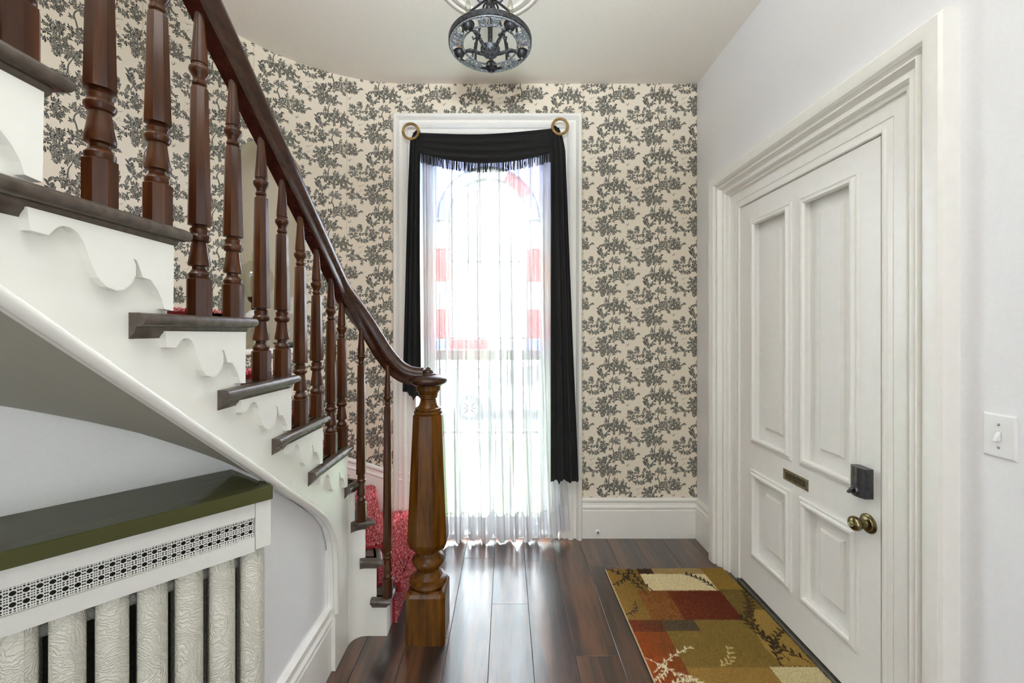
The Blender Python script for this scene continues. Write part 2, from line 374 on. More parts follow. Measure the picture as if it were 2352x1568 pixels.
# D: slim tree with a seated figure
dx, dy = 186, 92
stroke([(dx-34, dy-12), (dx-30, dy+22), (dx-18, dy+48), (dx-8, dy+74)], 3.2, 1.2, .85)
for a in (.1, .8, 1.5, 2.3, 3.0): sprig(dx-14, dy+58, a, 38, 10, 7)
bush(dx-8, dy+80, 34, 20, 30, 6); grass(dx-44, dy-16, 18, 22, 24); bush(dx-42, dy-26, 24, 14, 30, 6)
figure(dx+8, dy-12, 1.15); figure(dx+26, dy-4, .8); bush(dx+10, dy-46, 42, 18, 70, 6.5); bush(dx+62, dy-44, 26, 22, 44, 6); bush(dx+80, dy-74, 20, 12, 26, 5.5); sprig(dx+2, dy-56, -1.5, 30, 9, 6); sprig(dx+60, dy-20, 1.2, 26, 8, 6)
for mx_, my_, rx_, ry_, n_ in ((ax-8, ay-40, 78, 20, 9), (ax+66, ay-22, 30, 22, 6), (bx-5, by-30, 78, 34, 12), (bx+50, by-10, 24, 34, 5), (cx+44, cy2+16, 36, 28, 8), (cx-20, cy2-34, 70, 8, 7), (cx-80, cy2-10, 16, 16, 4), (dx+10, dy-44, 50, 20, 8), (dx+66, dy-48, 28, 22, 6), (dx-8, dy+78, 36, 20, 6), (dx-44, dy-22, 22, 14, 4)):
    for i in range(n_):
        a_ = 2*PI*(i+rg.uniform(-.3, .3))/n_; sprig(mx_+rx_*.8*math.cos(a_), my_+ry_*.8*math.sin(a_), a_+rg.uniform(-.4, .4), rg.uniform(18, 28), 7, 6, .95)
stroke([(272, 203), (283, 197), (295, 209)], 1.2, .6); stroke([(283, 197), (289, 213)], 1.2, .5); stroke([(277, 191), (285, 197)], .9, .9)
nz = np.random.rand(TH, TW).astype(np.float32); ink *= (.80+.3*nz)
paper = np.array([.90, .868, .80], np.float32); dark = np.array([.115, .125, .112], np.float32)
k = np.clip(ink, 0, 1)[..., None]
IMG_TOILE = image('toile_print', paper*(1-k)+dark*k)
m, nt, b = newmat('toile_wallpaper')
uvn = nd(nt, 'ShaderNodeUVMap'); uvn.uv_map = 'UVMap'
mp = nt.nodes.new('ShaderNodeMapping'); mp.inputs['Scale'].default_value = (1/.62, 1/.406, 1); mp.inputs['Location'].default_value = (.13, .30, 0)
nt.links.new(uvn.outputs[0], mp.inputs[0]); it = nt.nodes.new('ShaderNodeTexImage'); it.image = IMG_TOILE; nt.links.new(mp.outputs[0], it.inputs[0])
sx = nt.nodes.new('ShaderNodeSeparateXYZ'); nt.links.new(uvn.outputs[0], sx.inputs[0])
q1 = nd(nt, 'ShaderNodeMath', operation='ADD'); q1.inputs[1].default_value = 10*.525+.005; nt.links.new(sx.outputs[0], q1.inputs[0])
q2 = nd(nt, 'ShaderNodeMath', operation='MODULO'); q2.inputs[1].default_value = .525; nt.links.new(q1.outputs[0], q2.inputs[0])
q3 = nd(nt, 'ShaderNodeMath', operation='LESS_THAN'); q3.inputs[1].default_value = .0035; nt.links.new(q2.outputs[0], q3.inputs[0])
q4 = nd(nt, 'ShaderNodeMath', operation='MULTIPLY'); q4.inputs[1].default_value = .45; nt.links.new(q3.outputs[0], q4.inputs[0])
mxc = nt.nodes.new('ShaderNodeMixRGB'); mxc.inputs[2].default_value = (.42, .31, .15, 1); nt.links.new(q4.outputs[0], mxc.inputs[0]); nt.links.new(it.outputs[0], mxc.inputs[1]); nt.links.new(mxc.outputs[0], b.inputs['Base Color'])
b.inputs['Roughness'].default_value = .6; b.inputs['Specular IOR Level'].default_value = .3
M['toile'] = m

def wallpapered(name, quads, label, kind='structure'):
    # quads: list of 4 (point, (u_m, v_m)) tuples
    me = bpy.data.meshes.new(name); vs = []; fs = []; uvs = []
    for q in quads:
        b0 = len(vs); vs += [p for p, _ in q]; fs.append(tuple(range(b0, b0+len(q)))); uvs += [c for _, c in q]
    me.from_pydata(vs, [], fs); uv = me.uv_layers.new(name='UVMap'); uv.data.foreach_set('uv', [c for t in uvs for c in t])
    me.materials.append(M['toile']); me.update(); o = link(name, me, None)
    return tag(o, label, 'wall', kind=kind)

# ================================================================== SETTING
ZC = 3.06; YB = 2.72; XR = 1.291; YR = -3.0
R = .179                                                            # riser height
# floor: slab with every plank a part of its own
floor = obj('floor', MB().box(-1.8, 1.45, YR, 2.95, -.06, -.014), M['dark'], label='dark red-brown wide plank floor of the hall', cat='floor', kind='structure')
PWD = .186; joints = {-1: 1.83, 0: 2.47, 1: 2.057, 2: 2.435, 3: 1.729, 4: 2.40, -2: 1.35, 5: 2.2, 6: 1.6, 7: 2.0}
for i in range(-5, 9):
    x0 = -.258+PWD*i; x1 = x0+PWD
    if x0 < -1.1: continue
    x1 = min(x1, 1.42)
    if x1-x0 < .02: continue
    j0 = joints.get(i, 1.0+.3*(i % 3)); ys = sorted({YB+.06} | {j0+1.22*k for k in range(-5, 2) if YR < j0+1.22*k < YB+.03} | {YR})
    for a, c in zip(ys[:-1], ys[1:]):
        if c-a < .03: continue
        h = .0012; g = .0006
        t = MB(); t.add([(x0+g, a+g, -.014), (x1-g, a+g, -.014), (x1-g, c-g, -.014), (x0+g, c-g, -.014), (x0+g, a+g, -h), (x1-g, a+g, -h), (x1-g, c-g, -h), (x0+g, c-g, -h),
                         (x0+g+h, a+g+h, 0), (x1-g-h, a+g+h, 0), (x1-g-h, c-g-h, 0), (x0+g+h, c-g-h, 0)],
                        [(0, 1, 5, 4), (1, 2, 6, 5), (2, 3, 7, 6), (3, 0, 4, 7), (4, 5, 9, 8), (5, 6, 10, 9), (6, 7, 11, 10), (7, 4, 8, 11), (8, 9, 10, 11)])
        obj('plank', t, M['plank'], floor)

# ceiling with the open stairwell at the left
cl = MB().box(-.78, XR+.1, YR, YB+.1, ZC, ZC+.08).box(-1.8, -.78, .9, YB+.1, ZC, ZC+.08)
cl.box(-1.8, -.7, YR, 1.0, 5.0, 5.06)
obj('ceiling', cl, M['ceiling'], label='off-white plaster ceiling over the hall', cat='ceiling', kind='structure')
obj('wall_stairwell', MB().box(-.78, -.72, YR, .9, ZC+.08, 5.0).box(-1.8, -.72, .9, .96, ZC+.08, 5.0), M['wall_cool'], label='white wall of the upper stairwell, above the ceiling', cat='wall', kind='structure')

# back wall (wallpapered) with the window opening
CX, CYc, CR = -.65, 1.67, 1.05
WX0, WX1, WZ1 = -.595, .350, 2.705
qs = []
def qd(x0, x1, z0, z1): qs.append([((x, YB, z), (x, z)) for x, z in ((x0, z0), (x1, z0), (x1, z1), (x0, z1))])
qd(CX, WX0, 0, ZC); qd(WX0, WX1, WZ1, ZC); qd(WX1, XR, 0, ZC)
wallpapered('wall_back', qs, 'far wall papered in black and cream toile around the window')
# curved wall: arc then straight along the stairs, with an arched niche
def warc(s, d=0.0):                                                 # s metres left of the tangent point, d metres into the wall
    if s <= CR*PI/2:
        a = PI/2+s/CR; return (CX+(CR+d)*math.cos(a), CYc+(CR+d)*math.sin(a))
    return (CX-CR-d, CYc-(s-CR*PI/2))
NS, NW, NZ0, NZC = .845, .176, 1.288, 2.344
def ntop(s):
    q = 1-((s-NS)/NW)**2
    return NZC+NW*math.sqrt(max(0, q))
ss = sorted(set([k*.04 for k in range(0, 42)]+[CR*PI/2+.25*k for k in range(0, 19)]+[NS-NW*math.cos(PI*k/24) for k in range(25)]))
qs = []
for a, c in zip(ss[:-1], ss[1:]):
    if c-a < 1e-4: continue
    pa, pc = warc(a), warc(c); zt = 5.0 if a > 1.2 else ZC
    def q(za0, zc0, za1, zc1): qs.append([((*pc, zc0), (CX-c, zc0)), ((*pa, za0), (CX-a, za0)), ((*pa, za1), (CX-a, za1)), ((*pc, zc1), (CX-c, zc1))])
    if a >= NS-NW-1e-6 and c <= NS+NW+1e-6:
        q(0, 0, NZ0, NZ0); q(ntop(a), ntop(c), zt, zt)
    else: q(0, 0, zt, zt)
wl = wallpapered('wall_left', qs, 'curved toile-papered wall sweeping up behind the stairs')
nb = MB()
ND = .23
def npt(s, d, z): p = warc(s, d); return (p[0], p[1], z)
rows = []
for k in range(6): rows.append((NZ0+(NZC-NZ0)*k/5, NW))
for k in range(1, 13): rows.append((NZC+NW*math.sin(PI/2*k/12), max(.0003, NW*math.cos(PI/2*k/12))))
nb.grid([[npt(NS-wd*math.cos(PI*j/16), ND*(wd/NW)*math.sin(PI*j/16), z) for j in range(17)] for z, wd in rows])
obj('niche', nb, paint('cream_niche_paint', (.66, .61, .50), .6, .1, 60, .02), wl, smooth=40, label='plain cream arched niche recess')
nk = [(NS-.30, .006), (NS-.29, .32)]+[(NS-.29+.58*k/8, .32) for k in range(1, 8)]+[(NS+.29, .32), (NS+.30, .006)]
nbk = MB().grid([[npt(s, d, z) for s, d in nk] for z in (1.15, 2.65)])
for z in (1.15, 2.65): nbk.grid([[npt(s, .004, z), npt(s, .32, z)] for s in [NS-.29+.58*k/8 for k in range(9)]])
obj('niche_light_block', nbk, M['dark'], wl)  # unseen shell added to stop light leaking in around the niche
nsh = MB().prism([warc(NS-NW*math.cos(PI*j/16), ND*math.sin(PI*j/16)) for j in range(17)], NZ0-.005, NZ0)
nsh.grid([[npt(NS-.20+.40*i/10, d, z) for d, z in ((.0, NZ0-.036), (-.012, NZ0-.036), (-.022, NZ0-.028), (-.024, NZ0-.014), (-.018, NZ0-.002), (.02, NZ0+.001))] for i in range(11)])
obj('niche_shelf', nsh, M['trim'], wl, smooth=40, label='pale moulded niche shelf')
# right wall with the door opening, rear wall
rw = MB()
for y0, y1, z0, z1 in ((YR, 1.22, 0, ZC), (1.22, 2.40, 2.24, ZC), (2.40, YB, 0, ZC)): rw.box(XR, XR+.10, y0, y1, z0, z1)
obj('wall_right', rw, M['wall_cool'], label='cool white plaster wall around the front door', cat='wall', kind='structure')
obj('wall_rear', MB().box(-1.8, XR+.1, YR-.08, YR, 0, 5.06), M['wall_cool'], label='plain white wall behind the viewer', cat='wall', kind='structure')

# baseboards
BP = [(0, 0), (.020, 0), (.020, .185), (.016, .190), (.016, .196), (.022, .202), (.022, .212), (.014, .224), (.012, .238), (.020, .248), (.020, .258), (.010, .268), (0, .268)]
obj('baseboard_back', MB().sweep(BP, [(WX1+.16, YB, 0), (XR, YB, 0)], (0, 0, 1)), M['trim'], smooth=25, label='tall moulded cream baseboard right of the window', cat='baseboard', kind='structure')
obj('baseboard_right', MB().sweep(BP, [(XR, YB-.018, 0), (XR, 2.47, 0)], (0, 0, 1)), M['trim'], smooth=25, label='short moulded white baseboard between far corner and door casing', cat='baseboard', kind='structure')
obj('baseboard_near', MB().sweep(BP, [(XR, 1.12, 0), (XR, YR, 0)], (0, 0, 1)), M['trim'], smooth=25, label='moulded white baseboard right of the door, below the light switch', cat='baseboard', kind='structure')
def skz(s):
    xs = [0, .17, .27, .42, .66, 1.08, 1.65, 2.6, 4.4]; zs = [.445, .473, .515, .573, .76, 1.0, 1.2, 1.93, 3.3]
    return float(np.interp(s, xs, zs))
sk = MB(); rows = []
for i in range(70):
    s = -.02+i*.05; z = skz(max(0, s))
    pr = [(0, 0), (.012, -.002), (.020, -.012), (.020, -.022), (.012, -.034), (.014, -.05), (.022, -.058), (.022, -.066), (.016, -.072), (.018, -.09), (.018, -.52)]
    rows.append([(*(warc(max(s, 0), -o) if s >= 0 else (CX-s, YB-o)), z+h) for o, h in pr])
sk.grid(rows)
obj('baseboard_stair', sk, M['trim'], smooth=30, label='white skirting climbing the curved wall beside the stairs', cat='baseboard', kind='structure')

# window casing (trim) and window
WC = -.1225
CP = [(0, 0), (0, .020), (.006, .028), (.014, .028), (.018, .016), (.030, .012), (.034, .022), (.052, .024), (.056, .014), (.062, .014), (.066, .030), (.080, .040), (.096, .036), (.100, .020), (.120, .018), (.124, .034), (.135, .048), (.150, .048), (.158, .036), (.160, 0)]
obj('trim_window', MB().sweep(CP, [(WX1, YB, 0), (WX1, YB, WZ1-.02), (WX0, YB, WZ1-.02), (WX0, YB, 0)], (0, -1, 0)), M['trim'], smooth=25, label='white moulded casing framing the tall window', cat='casing', kind='structure')
win = empty('window_1', (WC, YB+.1, 0), 'tall white two-part window with arched stained glass border behind the sheer', 'window', kind='structure')
YS = 2.80
fr = MB()
fr.box(WX0-.02, WX0, YB, 2.92, 0, WZ1).box(WX1, WX1+.02, YB, 2.92, 0, WZ1).box(WX0-.02, WX1+.02, YB, 2.92, WZ1, WZ1+.03)
fr.box(WX0, WX0+.05, YS-.03, YS+.05, .03, WZ1).box(WX1-.05, WX1, YS-.03, YS+.05, .03, WZ1)
obj('window_frame', fr, M['trim'], win)
obj('window_sill', MB().box(WX0-.02, WX1+.02, YB-.015, 2.95, -.05, .028, c=.004), M['trim'], win)
GH = .358
def bars(name, lst):
    t = MB()
    for x0, x1, z0, z1 in lst: t.box(WC+x0, WC+x1, YS-.018, YS+.018, z0, z1, c=.003)
    return obj(name, t, M['trim'], win)
bars('lower_sash', [(-.425, -GH, .03, 1.225), (GH, .425, .03, 1.225), (-GH, GH, .03, .11), (-GH, GH, 1.19, 1.225), (-GH, GH, .682, .70)])
bars('upper_sash', [(-.425, -GH, 1.225, WZ1), (GH, .425, 1.225, WZ1), (-GH, GH, 1.225, 1.26), (-GH, GH, 2.60, WZ1), (-GH, GH, 1.335, 1.347), (-.274, -.262, 1.26, 2.17), (.262, .274, 1.26, 2.17)])
AR, AZ = .262, 2.174
ar = MB()
for r0, r1 in ((AR, AR+.014), (.345, .357)):
    ar.sweep([(0, -.014), (r1-r0, -.014), (r1-r0, .014), (0, .014)], [(WC-r0*math.cos(PI*k/32), YS, AZ+r0*math.sin(PI*k/32)) for k in range(33)], (0, 1, 0), closedprof=True)
obj('arch_bar', ar, M['trim'], win, smooth=40)
def pane(x0, x1, z0, z1, g='glass'):
    return obj('pane', MB().box(WC+x0, WC+x1, YS-.003, YS+.003, z0, z1), M[g], win)
pane(-GH, GH, .11, .682); pane(-GH, GH, .70, 1.19)
for s in (-1, 1):
    a, c = sorted((s*.274, s*GH))
    for z0, z1, g in ((1.347, 1.537, 'redglass'), (1.543, 1.733, 'glass'), (1.739, 1.957, 'redglass'), (1.963, 2.145, 'glass')): pane(a, c, z0, z1, g)
    pane(a, c, 1.262, 1.333, 'blueglass')
    bars('glazing_bar', [(a, c, z-.004, z+.004) for z in (1.54, 1.736, 1.96)]+[(a, c, 2.145, 2.165)])
pane(-.262, -.01, 1.262, 1.333, 'redglass'); pane(0, .262, 1.262, 1.333, 'glass')
bars('glazing_bar', [(-.01, 0, 1.26, 1.335), (-.262, .262, 1.868, 1.876)])
arc = [(AR*math.cos(PI*k/24), AZ+AR*math.sin(PI*k/24)) for k in range(25)]
obj('pane', MB().prism([(-.262, 1.347), (.262, 1.347)]+arc, YS-.003, YS+.003, fn=lambda x, z, y: (WC+x, y, z)), M['glass'], win)
for k0, k1, g in ((0, 4, 'paleglass'), (4, 9, 'redglass'), (9, 15, 'glass'), (15, 20, 'glass'), (20, 24, 'blueglass')):
    ps = [((AR+.014)*math.cos(PI*k/24), AZ+(AR+.014)*math.sin(PI*k/24)) for k in range(k0, k1+1)]+[(.345*math.cos(PI*k/24), AZ+.345*math.sin(PI*k/24)) for k in range(k1, k0-1, -1)]
    obj('pane', MB().prism(ps, YS-.003, YS+.003, fn=lambda x, z, y: (WC+x, y, z)), M[g], win)
for s in (-1, 1):
    ps = [(s*.357*math.cos(PI/2*k/12), AZ+.357*math.sin(PI/2*k/12)) for k in range(13)]+[(0, 2.60), (s*GH, 2.60)]
    obj('pane', MB().prism(ps, YS-.003, YS+.003, fn=lambda x, z, y: (WC+x, y, z)), M['paleglass'], win)

# ------------------------------------------------------------------ front door, casing, threshold
DX, DY0, DY1, DZ0, DZ1 = 1.30, 1.390, 2.227, .033, 2.072
door = empty('door_1', (DX+.02, 1.8, 0), 'white four-panel front door with brass knob and keypad lock', 'door', kind='structure')
yc = [DY0, 1.507, 1.753, 1.856, 2.106, DY1]; zc = [DZ0, .232, .639, .832, 1.955, DZ1]
lf = MB(); dm = .012
lf.box(DX, DX+.045, yc[0]+.007, yc[1], zc[0], zc[5]).box(DX, DX+.045, yc[2], yc[3], zc[0], zc[5]).box(DX, DX+.045, yc[4], yc[5], zc[0], zc[5])
for z0, z1 in ((0, 1), (2, 3), (4, 5)):
    for y0, y1 in ((1, 2), (3, 4)): lf.box(DX, DX+.045, yc[y0], yc[y1], zc[z0], zc[z1])
obj('door_leaf', lf, M['door'], door)
for y0, y1 in ((1, 2), (3, 4)):
    for z0, z1 in ((1, 2), (3, 4)):
        a, c, e, f = yc[y0], yc[y1], zc[z0], zc[z1]
        pt = MB(); i1, i2, i3 = .034, .062, .075; X0, X1 = DX+.024, DX+.011
        def ring(i, x): return [(x, a+i, e+i), (x, c-i, e+i), (x, c-i, f-i), (x, a+i, f-i)]
        L = [ring(0, DX+.024), ring(i1, X0), ring(i2, X0), ring(i2+.003, X0-.006), ring(i3, X1)]
        for p, q_ in zip(L[:-1], L[1:]): pt.add(p+q_, [(k_, (k_+1) % 4, 4+(k_+1) % 4, 4+k_) for k_ in range(4)])
        pt.add(L[-1], [(0, 1, 2, 3)])
        obj('raised_panel', pt, M['door'], door, fix=False)
        mp_ = [(-.008, .0), (-.008, .006), (-.002, .015), (.007, .016), (.012, .008), (.014, .002), (.018, .002), (.020, .008), (.026, .006), (.028, -.006), (.033, -.008), (.036, -.024)]
        obj('panel_moulding', MB().sweep([(o, h) for o, h in mp_], [(DX, a, e), (DX, a, f), (DX, c, f), (DX, c, e)], (-1, 0, 0), closed=True), M['door'], door, smooth=25)
for z in (1.8195, 1.0535, .279):
    h = MB().lathe([(.0055, -.045), (.0055, .045)], (DX-.006, 2.2345, z), 10).box(DX-.003, DX, 2.2295, 2.262, z-.045, z+.045)
    h.lathe([(.0058, -.001), (.0068, 0), (.0058, .001)], (DX-.006, 2.2345, z), 10)
    obj('hinge', h, M['door'], door, smooth=40)
ms = MB(); y0, y1, z0, z1 = 1.730, 1.885, .7035, .753
def frame_box(t, x0, x1, w1, w2):
    t.box(x0, x1, y0, y0+w1, z0, z1, c=.001).box(x0, x1, y1-w1, y1, z0, z1, c=.001).box(x0, x1, y0+w1, y1-w1, z0, z0+w2, c=.001).box(x0, x1, y0+w1, y1-w1, z1-w2, z1, c=.001)
frame_box(ms, DX-.003, DX+.002, .016, .010)
for y in (y0+.008, y1-.008): ms.lathe([(.003, 0), (.002, .0015)], None, 8, fn=lambda a, b_, h, y=y: (DX-.003-h, y+a, .728+b_))
msl = obj('mail_slot', ms, M['slotbrass'], door, label='dull brass mail slot with sunken flap')
obj('mail_flap', MB().box(DX-.0015, DX-.0005, y0+.016, y1-.016, z0+.010, z1-.010), metal('mail_flap_bronze', (.05, .038, .022), (.12, .095, .055), .35, .9), msl)
# keypad lock
lk = MB(); ya, yb2 = 1.424, 1.484
pl = []
for k_ in range(9):
    t_ = k_/8; y = ya+(yb2-ya)*t_; pl.append((y, .030+.010*math.sin(PI*t_)))
pl = [(ya, 0)]+pl+[(yb2, 0)]
lk.prism(pl, .800, .905, fn=lambda y, d, z: (DX-d, y, z))
lko = obj('keypad_lock', lk, M['lock'], door, smooth=30, label='dark grey battery lock body with thumb turn')
obj('lock_seam', MB().box(DX-.0405, DX-.030, ya+.018, yb2-.018, .8435, .8450), M['black'], lko)
tt = MB(); ax_ = lambda a, b_, h: (DX-.036-h, 1.455+a, .822+b_)
tt.lathe([(.016, 0), (.016, .006), (.013, .010), (.008, .011)], None, 20, fn=ax_)
tt.box(-.005, .005, -.016, .016, .008, .026, fn=lambda a, b_, h: ax_(a*.8-b_*.6, a*.6+b_*.8, h), c=.003)
obj('thumb_turn', tt, M['lock'], lko, smooth=40)
kb = MB(); ky, kz = 1.4436, .706; kf = lambda a, b_, h: (DX-h, ky+a, kz+b_)
kb.lathe([(.034, 0), (.034, .003), (.031, .006), (.027, .007), (.025, .011), (.014, .014), (.011, .020), (.0105, .030), (.014, .034), (.022, .038), (.0255, .046), (.0245, .055), (.019, .061), (.011, .0635), (.010, .062), (.004, .0615), (0.0005, .0625)], None, 32, fn=kf)
obj('door_knob', kb, M['brass'], door, smooth=40, label='round antique brass knob on rosette')
obj('strike_edge', MB().box(DX+.0005, DX+.03, DY0-.004, DY0-.001, .66, .75), M['slotbrass'], door)

DC = [(.004, -.03), (.004, .004), (.007, .009), (.014, .010), (.018, .003), (.040, .003), (.0405, .0), (.044, .0), (.0445, .004), (.096, .004), (.097, .014), (.104, .018), (.110, .010), (.113, .010), (.115, .022), (.122, .030), (.134, .030), (.144, .026), (.152, .036), (.158, .048), (.164, .048), (.167, .032), (.176, .030), (.180, .050), (.190, .059), (.205, .062), (.234, .061), (.243, .055), (.246, .046), (.246, .0)]
obj('trim_door', MB().sweep(DC, [(DX, DY0, 0), (DX, DY0, DZ1), (DX, DY1, DZ1), (DX, DY1, 0)], (-1, 0, 0)), M['trim'], smooth=25, label='deep stepped white moulding casing around the front door', cat='casing', kind='structure')
obj('trim_threshold', MB().box(1.284, 1.40, DY0-.02, DY1+.02, 0, .024, c=.006), paint('dark_worn_threshold', (.06, .055, .042), .5, .5, 40, .3), label='dark worn wooden threshold under the front door', cat='threshold', kind='structure')
obj('wall_porch', MB().box(1.38, 1.40, 1.1, 2.5, 0, 2.35), M['dark'], label='dark closing board behind the front door', cat='wall', kind='structure')

# light switch
swt = empty('light_switch', (XR, 1.05, 1.123), 'white toggle light switch plate on the wall right of the door', 'switch')
sp = MB(); ya, yb2, za, zb = 1.0155, 1.0856, 1.066, 1.179
def srect(i, x): return [(x, ya+i, za+i), (x, yb2-i, za+i), (x, yb2-i, zb-i), (x, ya+i, zb-i)]
L = [srect(0, XR), srect(0, XR-.003), srect(.003, XR-.0055), srect(.006, XR-.006)]
for p, q_ in zip(L[:-1], L[1:]): sp.add(p+q_, [(k_, (k_+1) % 4, 4+(k_+1) % 4, 4+k_) for k_ in range(4)])
sp.add(L[-1], [(0, 1, 2, 3)])
obj('switch_plate', sp, M['plastic'], swt)
ym = .5*(ya+yb2); zm = .5*(za+zb)
obj('toggle', MB().add([(XR-.006, ym-.005, zm-.011), (XR-.006, ym+.005, zm-.011), (XR-.006, ym+.005, zm+.011), (XR-.006, ym-.005, zm+.011), (XR-.017, ym-.0035, zm-.012), (XR-.017, ym+.0035, zm-.012), (XR-.015, ym+.0035, zm-.005), (XR-.015, ym-.0035, zm-.005)],
    [(0, 1, 2, 3), (4, 5, 6, 7), (0, 1, 5, 4), (1, 2, 6, 5), (2, 3, 7, 6), (3, 0, 4, 7)]), M['plastic'], swt)
sf = MB()
for s in (-1, 1): sf.box(XR-.0063, XR-.0058, ym-.0058 if s < 0 else ym+.0052, ym-.0052 if s < 0 else ym+.0058, zm-.012, zm+.012)
obj('toggle_slot', sf, paint('grey_slot', (.25, .25, .26), .5, 0), swt)
for s in (-1, 1):
    obj('screw', MB().lathe([(.0035, 0), (.003, .0014), (.0012, .0018)], None, 12, fn=lambda a, b_, h, s=s: (XR-.006-h, ym+a, zm+s*.030+b_)), metal('screw_steel', (.35, .35, .36), (.6, .6, .6), .35), swt, smooth=40)

# cable grommet on the back baseboard
gm = empty('cable_grommet', (.616, YB-.02, .043), 'small round white cable grommet on the back baseboard', 'grommet')
gf = lambda a, b_, h: (.616+a, YB-.020-h, .043+b_)
obj('ring', MB().lathe([(.018, 0), (.018, .004), (.014, .008), (.009, .008), (.008, .004), (.006, .003)], None, 24, fn=gf), M['trim'], gm, smooth=40)
obj('plug', MB().lathe([(.0055, .003), (.0055, .012), (.003, .013), (.001, .013)], None, 14, fn=gf), metal('plug_metal', (.12, .12, .12), (.4, .4, .4), .4), gm, smooth=40)

# ================================================================== STAIRCASE
XS, XN = -.70, -.672                                                # string face, nosing edge
RY = {5: 1.745, 6: 1.509, 7: 1.288, 8: 1.062, 9: .832, 10: .598, 11: .36, 12: .12, 13: -.12}
bead = [(-.35, 2.152), (.557, 1.446), (1.0756, 1.0477), (1.2404, .918), (1.44, .768), (1.54, .684), (1.60, .612), (1.635, .535), (1.648, .45), (1.652, .24)]
st = empty('staircase', (-1.0, 1.5, 0), 'winding staircase with white scrolled string and dark brown treads', 'staircase')
# the curve of the string at the foot (plan)
sp_curve = [(XS, 1.745), (XS, 1.775)]+[(-.64-.06*math.cos(PI/2*k/8), 1.782+.06*math.sin(PI/2*k/8)) for k in range(1, 9)]+[(-.591, 1.842), (-.545, 1.842)]
def cum(path):
    o = [0]
    for p, q_ in zip(path[:-1], path[1:]): o.append(o[-1]+math.dist(p, q_))
    return o
scs = cum(sp_curve)
def at_curve(s):
    s = max(0, min(scs[-1], s))
    for i in range(len(scs)-1):
        if s <= scs[i+1]+1e-9:
            f = (s-scs[i])/(scs[i+1]-scs[i]); p, q_ = sp_curve[i], sp_curve[i+1]; return (p[0]+(q_[0]-p[0])*f, p[1]+(q_[1]-p[1])*f)
def near_curve(pt): return min((math.dist(at_curve(scs[-1]*k/400), pt), scs[-1]*k/400) for k in range(401))[1]
PS = {1: (-.545, 1.842), 2: (-.591, 1.842), 3: (-.645, 1.842), 4: at_curve(near_curve((-.684, 1.823)))}
SC = {n: near_curve(p) for n, p in PS.items()}; SC[5] = 0.0
PQ = {1: (-.545, 2.715), 2: (-.925, 2.68), 3: (-1.262, 2.515), 4: (-1.545, 2.205), 5: (-1.70, 1.745)}
PS[5] = (XS, 1.745)
# string: straight part
top = []
for n in range(5, 13):
    z = n*R-.030; top += [(RY[n], z), (RY[n+1], z)]
top = [(1.775, 4*R-.03), (RY[5], 4*R-.03)]+top
bot = [p for p in bead if p[0] > -.13]; bot = [(-.12, 1.446+.677*.7683)]+bot
poly = top+bot+[(1.652, 0), (1.775, 0)]
obj('stringer', MB().prism(poly, XS-.03, XS, fn=lambda y, z, x: (x, y, z)), M['stair_white'], st)
# string: curved foot, stepped top
cv_ = MB(); N_ = 44
for k_ in range(N_):
    s0, s1 = scs[-1]*k_/N_, scs[-1]*(k_+1)/N_; smid = (s0+s1)/2
    if s0 < .028: continue
    n = 4 if smid < SC[4] else 3 if smid < SC[3] else 2 if smid < SC[2] else 1
    z = (4 if smid < SC[4] else n)*R-.03
    a_, c_ = at_curve(s0), at_curve(s1)
    cv_.add([(*a_, 0), (*c_, 0), (*c_, z), (*a_, z)], [(0, 1, 2, 3)])
ex = -.5435
cv_.box(ex-.03, ex, 1.843, 1.935, 0, R-.03)
obj('curved_stringer', cv_, M['stair_white'], st, smooth=40)
# bead along the lower edge of the string
obj('string_bead', MB().tube([(XS+.004, y, z) for y, z in bead], .0115, 10, up=(1, 0, 0)), M['stair_white'], st, smooth=60)
# risers
for n in range(1, 13):
    if n <= 4:
        p, q_ = Vector((*PS[n], 0)), Vector((*PQ[n], 0)); d = (q_-p).normalized(); nrm = Vector((d.y, -d.x, 0))
        p = p+d*.012
        vs = [(*(v_-nrm*o).xy, z) for z in ((n-1)*R, n*R-.028) for v_ in (p, q_) for o in (0, .018)]
        obj('riser', MB().add(vs, [(0, 1, 3, 2), (4, 6, 7, 5), (0, 2, 6, 4), (1, 5, 7, 3), (0, 4, 5, 1), (2, 3, 7, 6)]), M['stair_white'], st)
    else: obj('riser', MB().box(-1.70, XS-.031, RY[n]-.018, RY[n], (n-1)*R, n*R-.028), M['stair_white'], st)
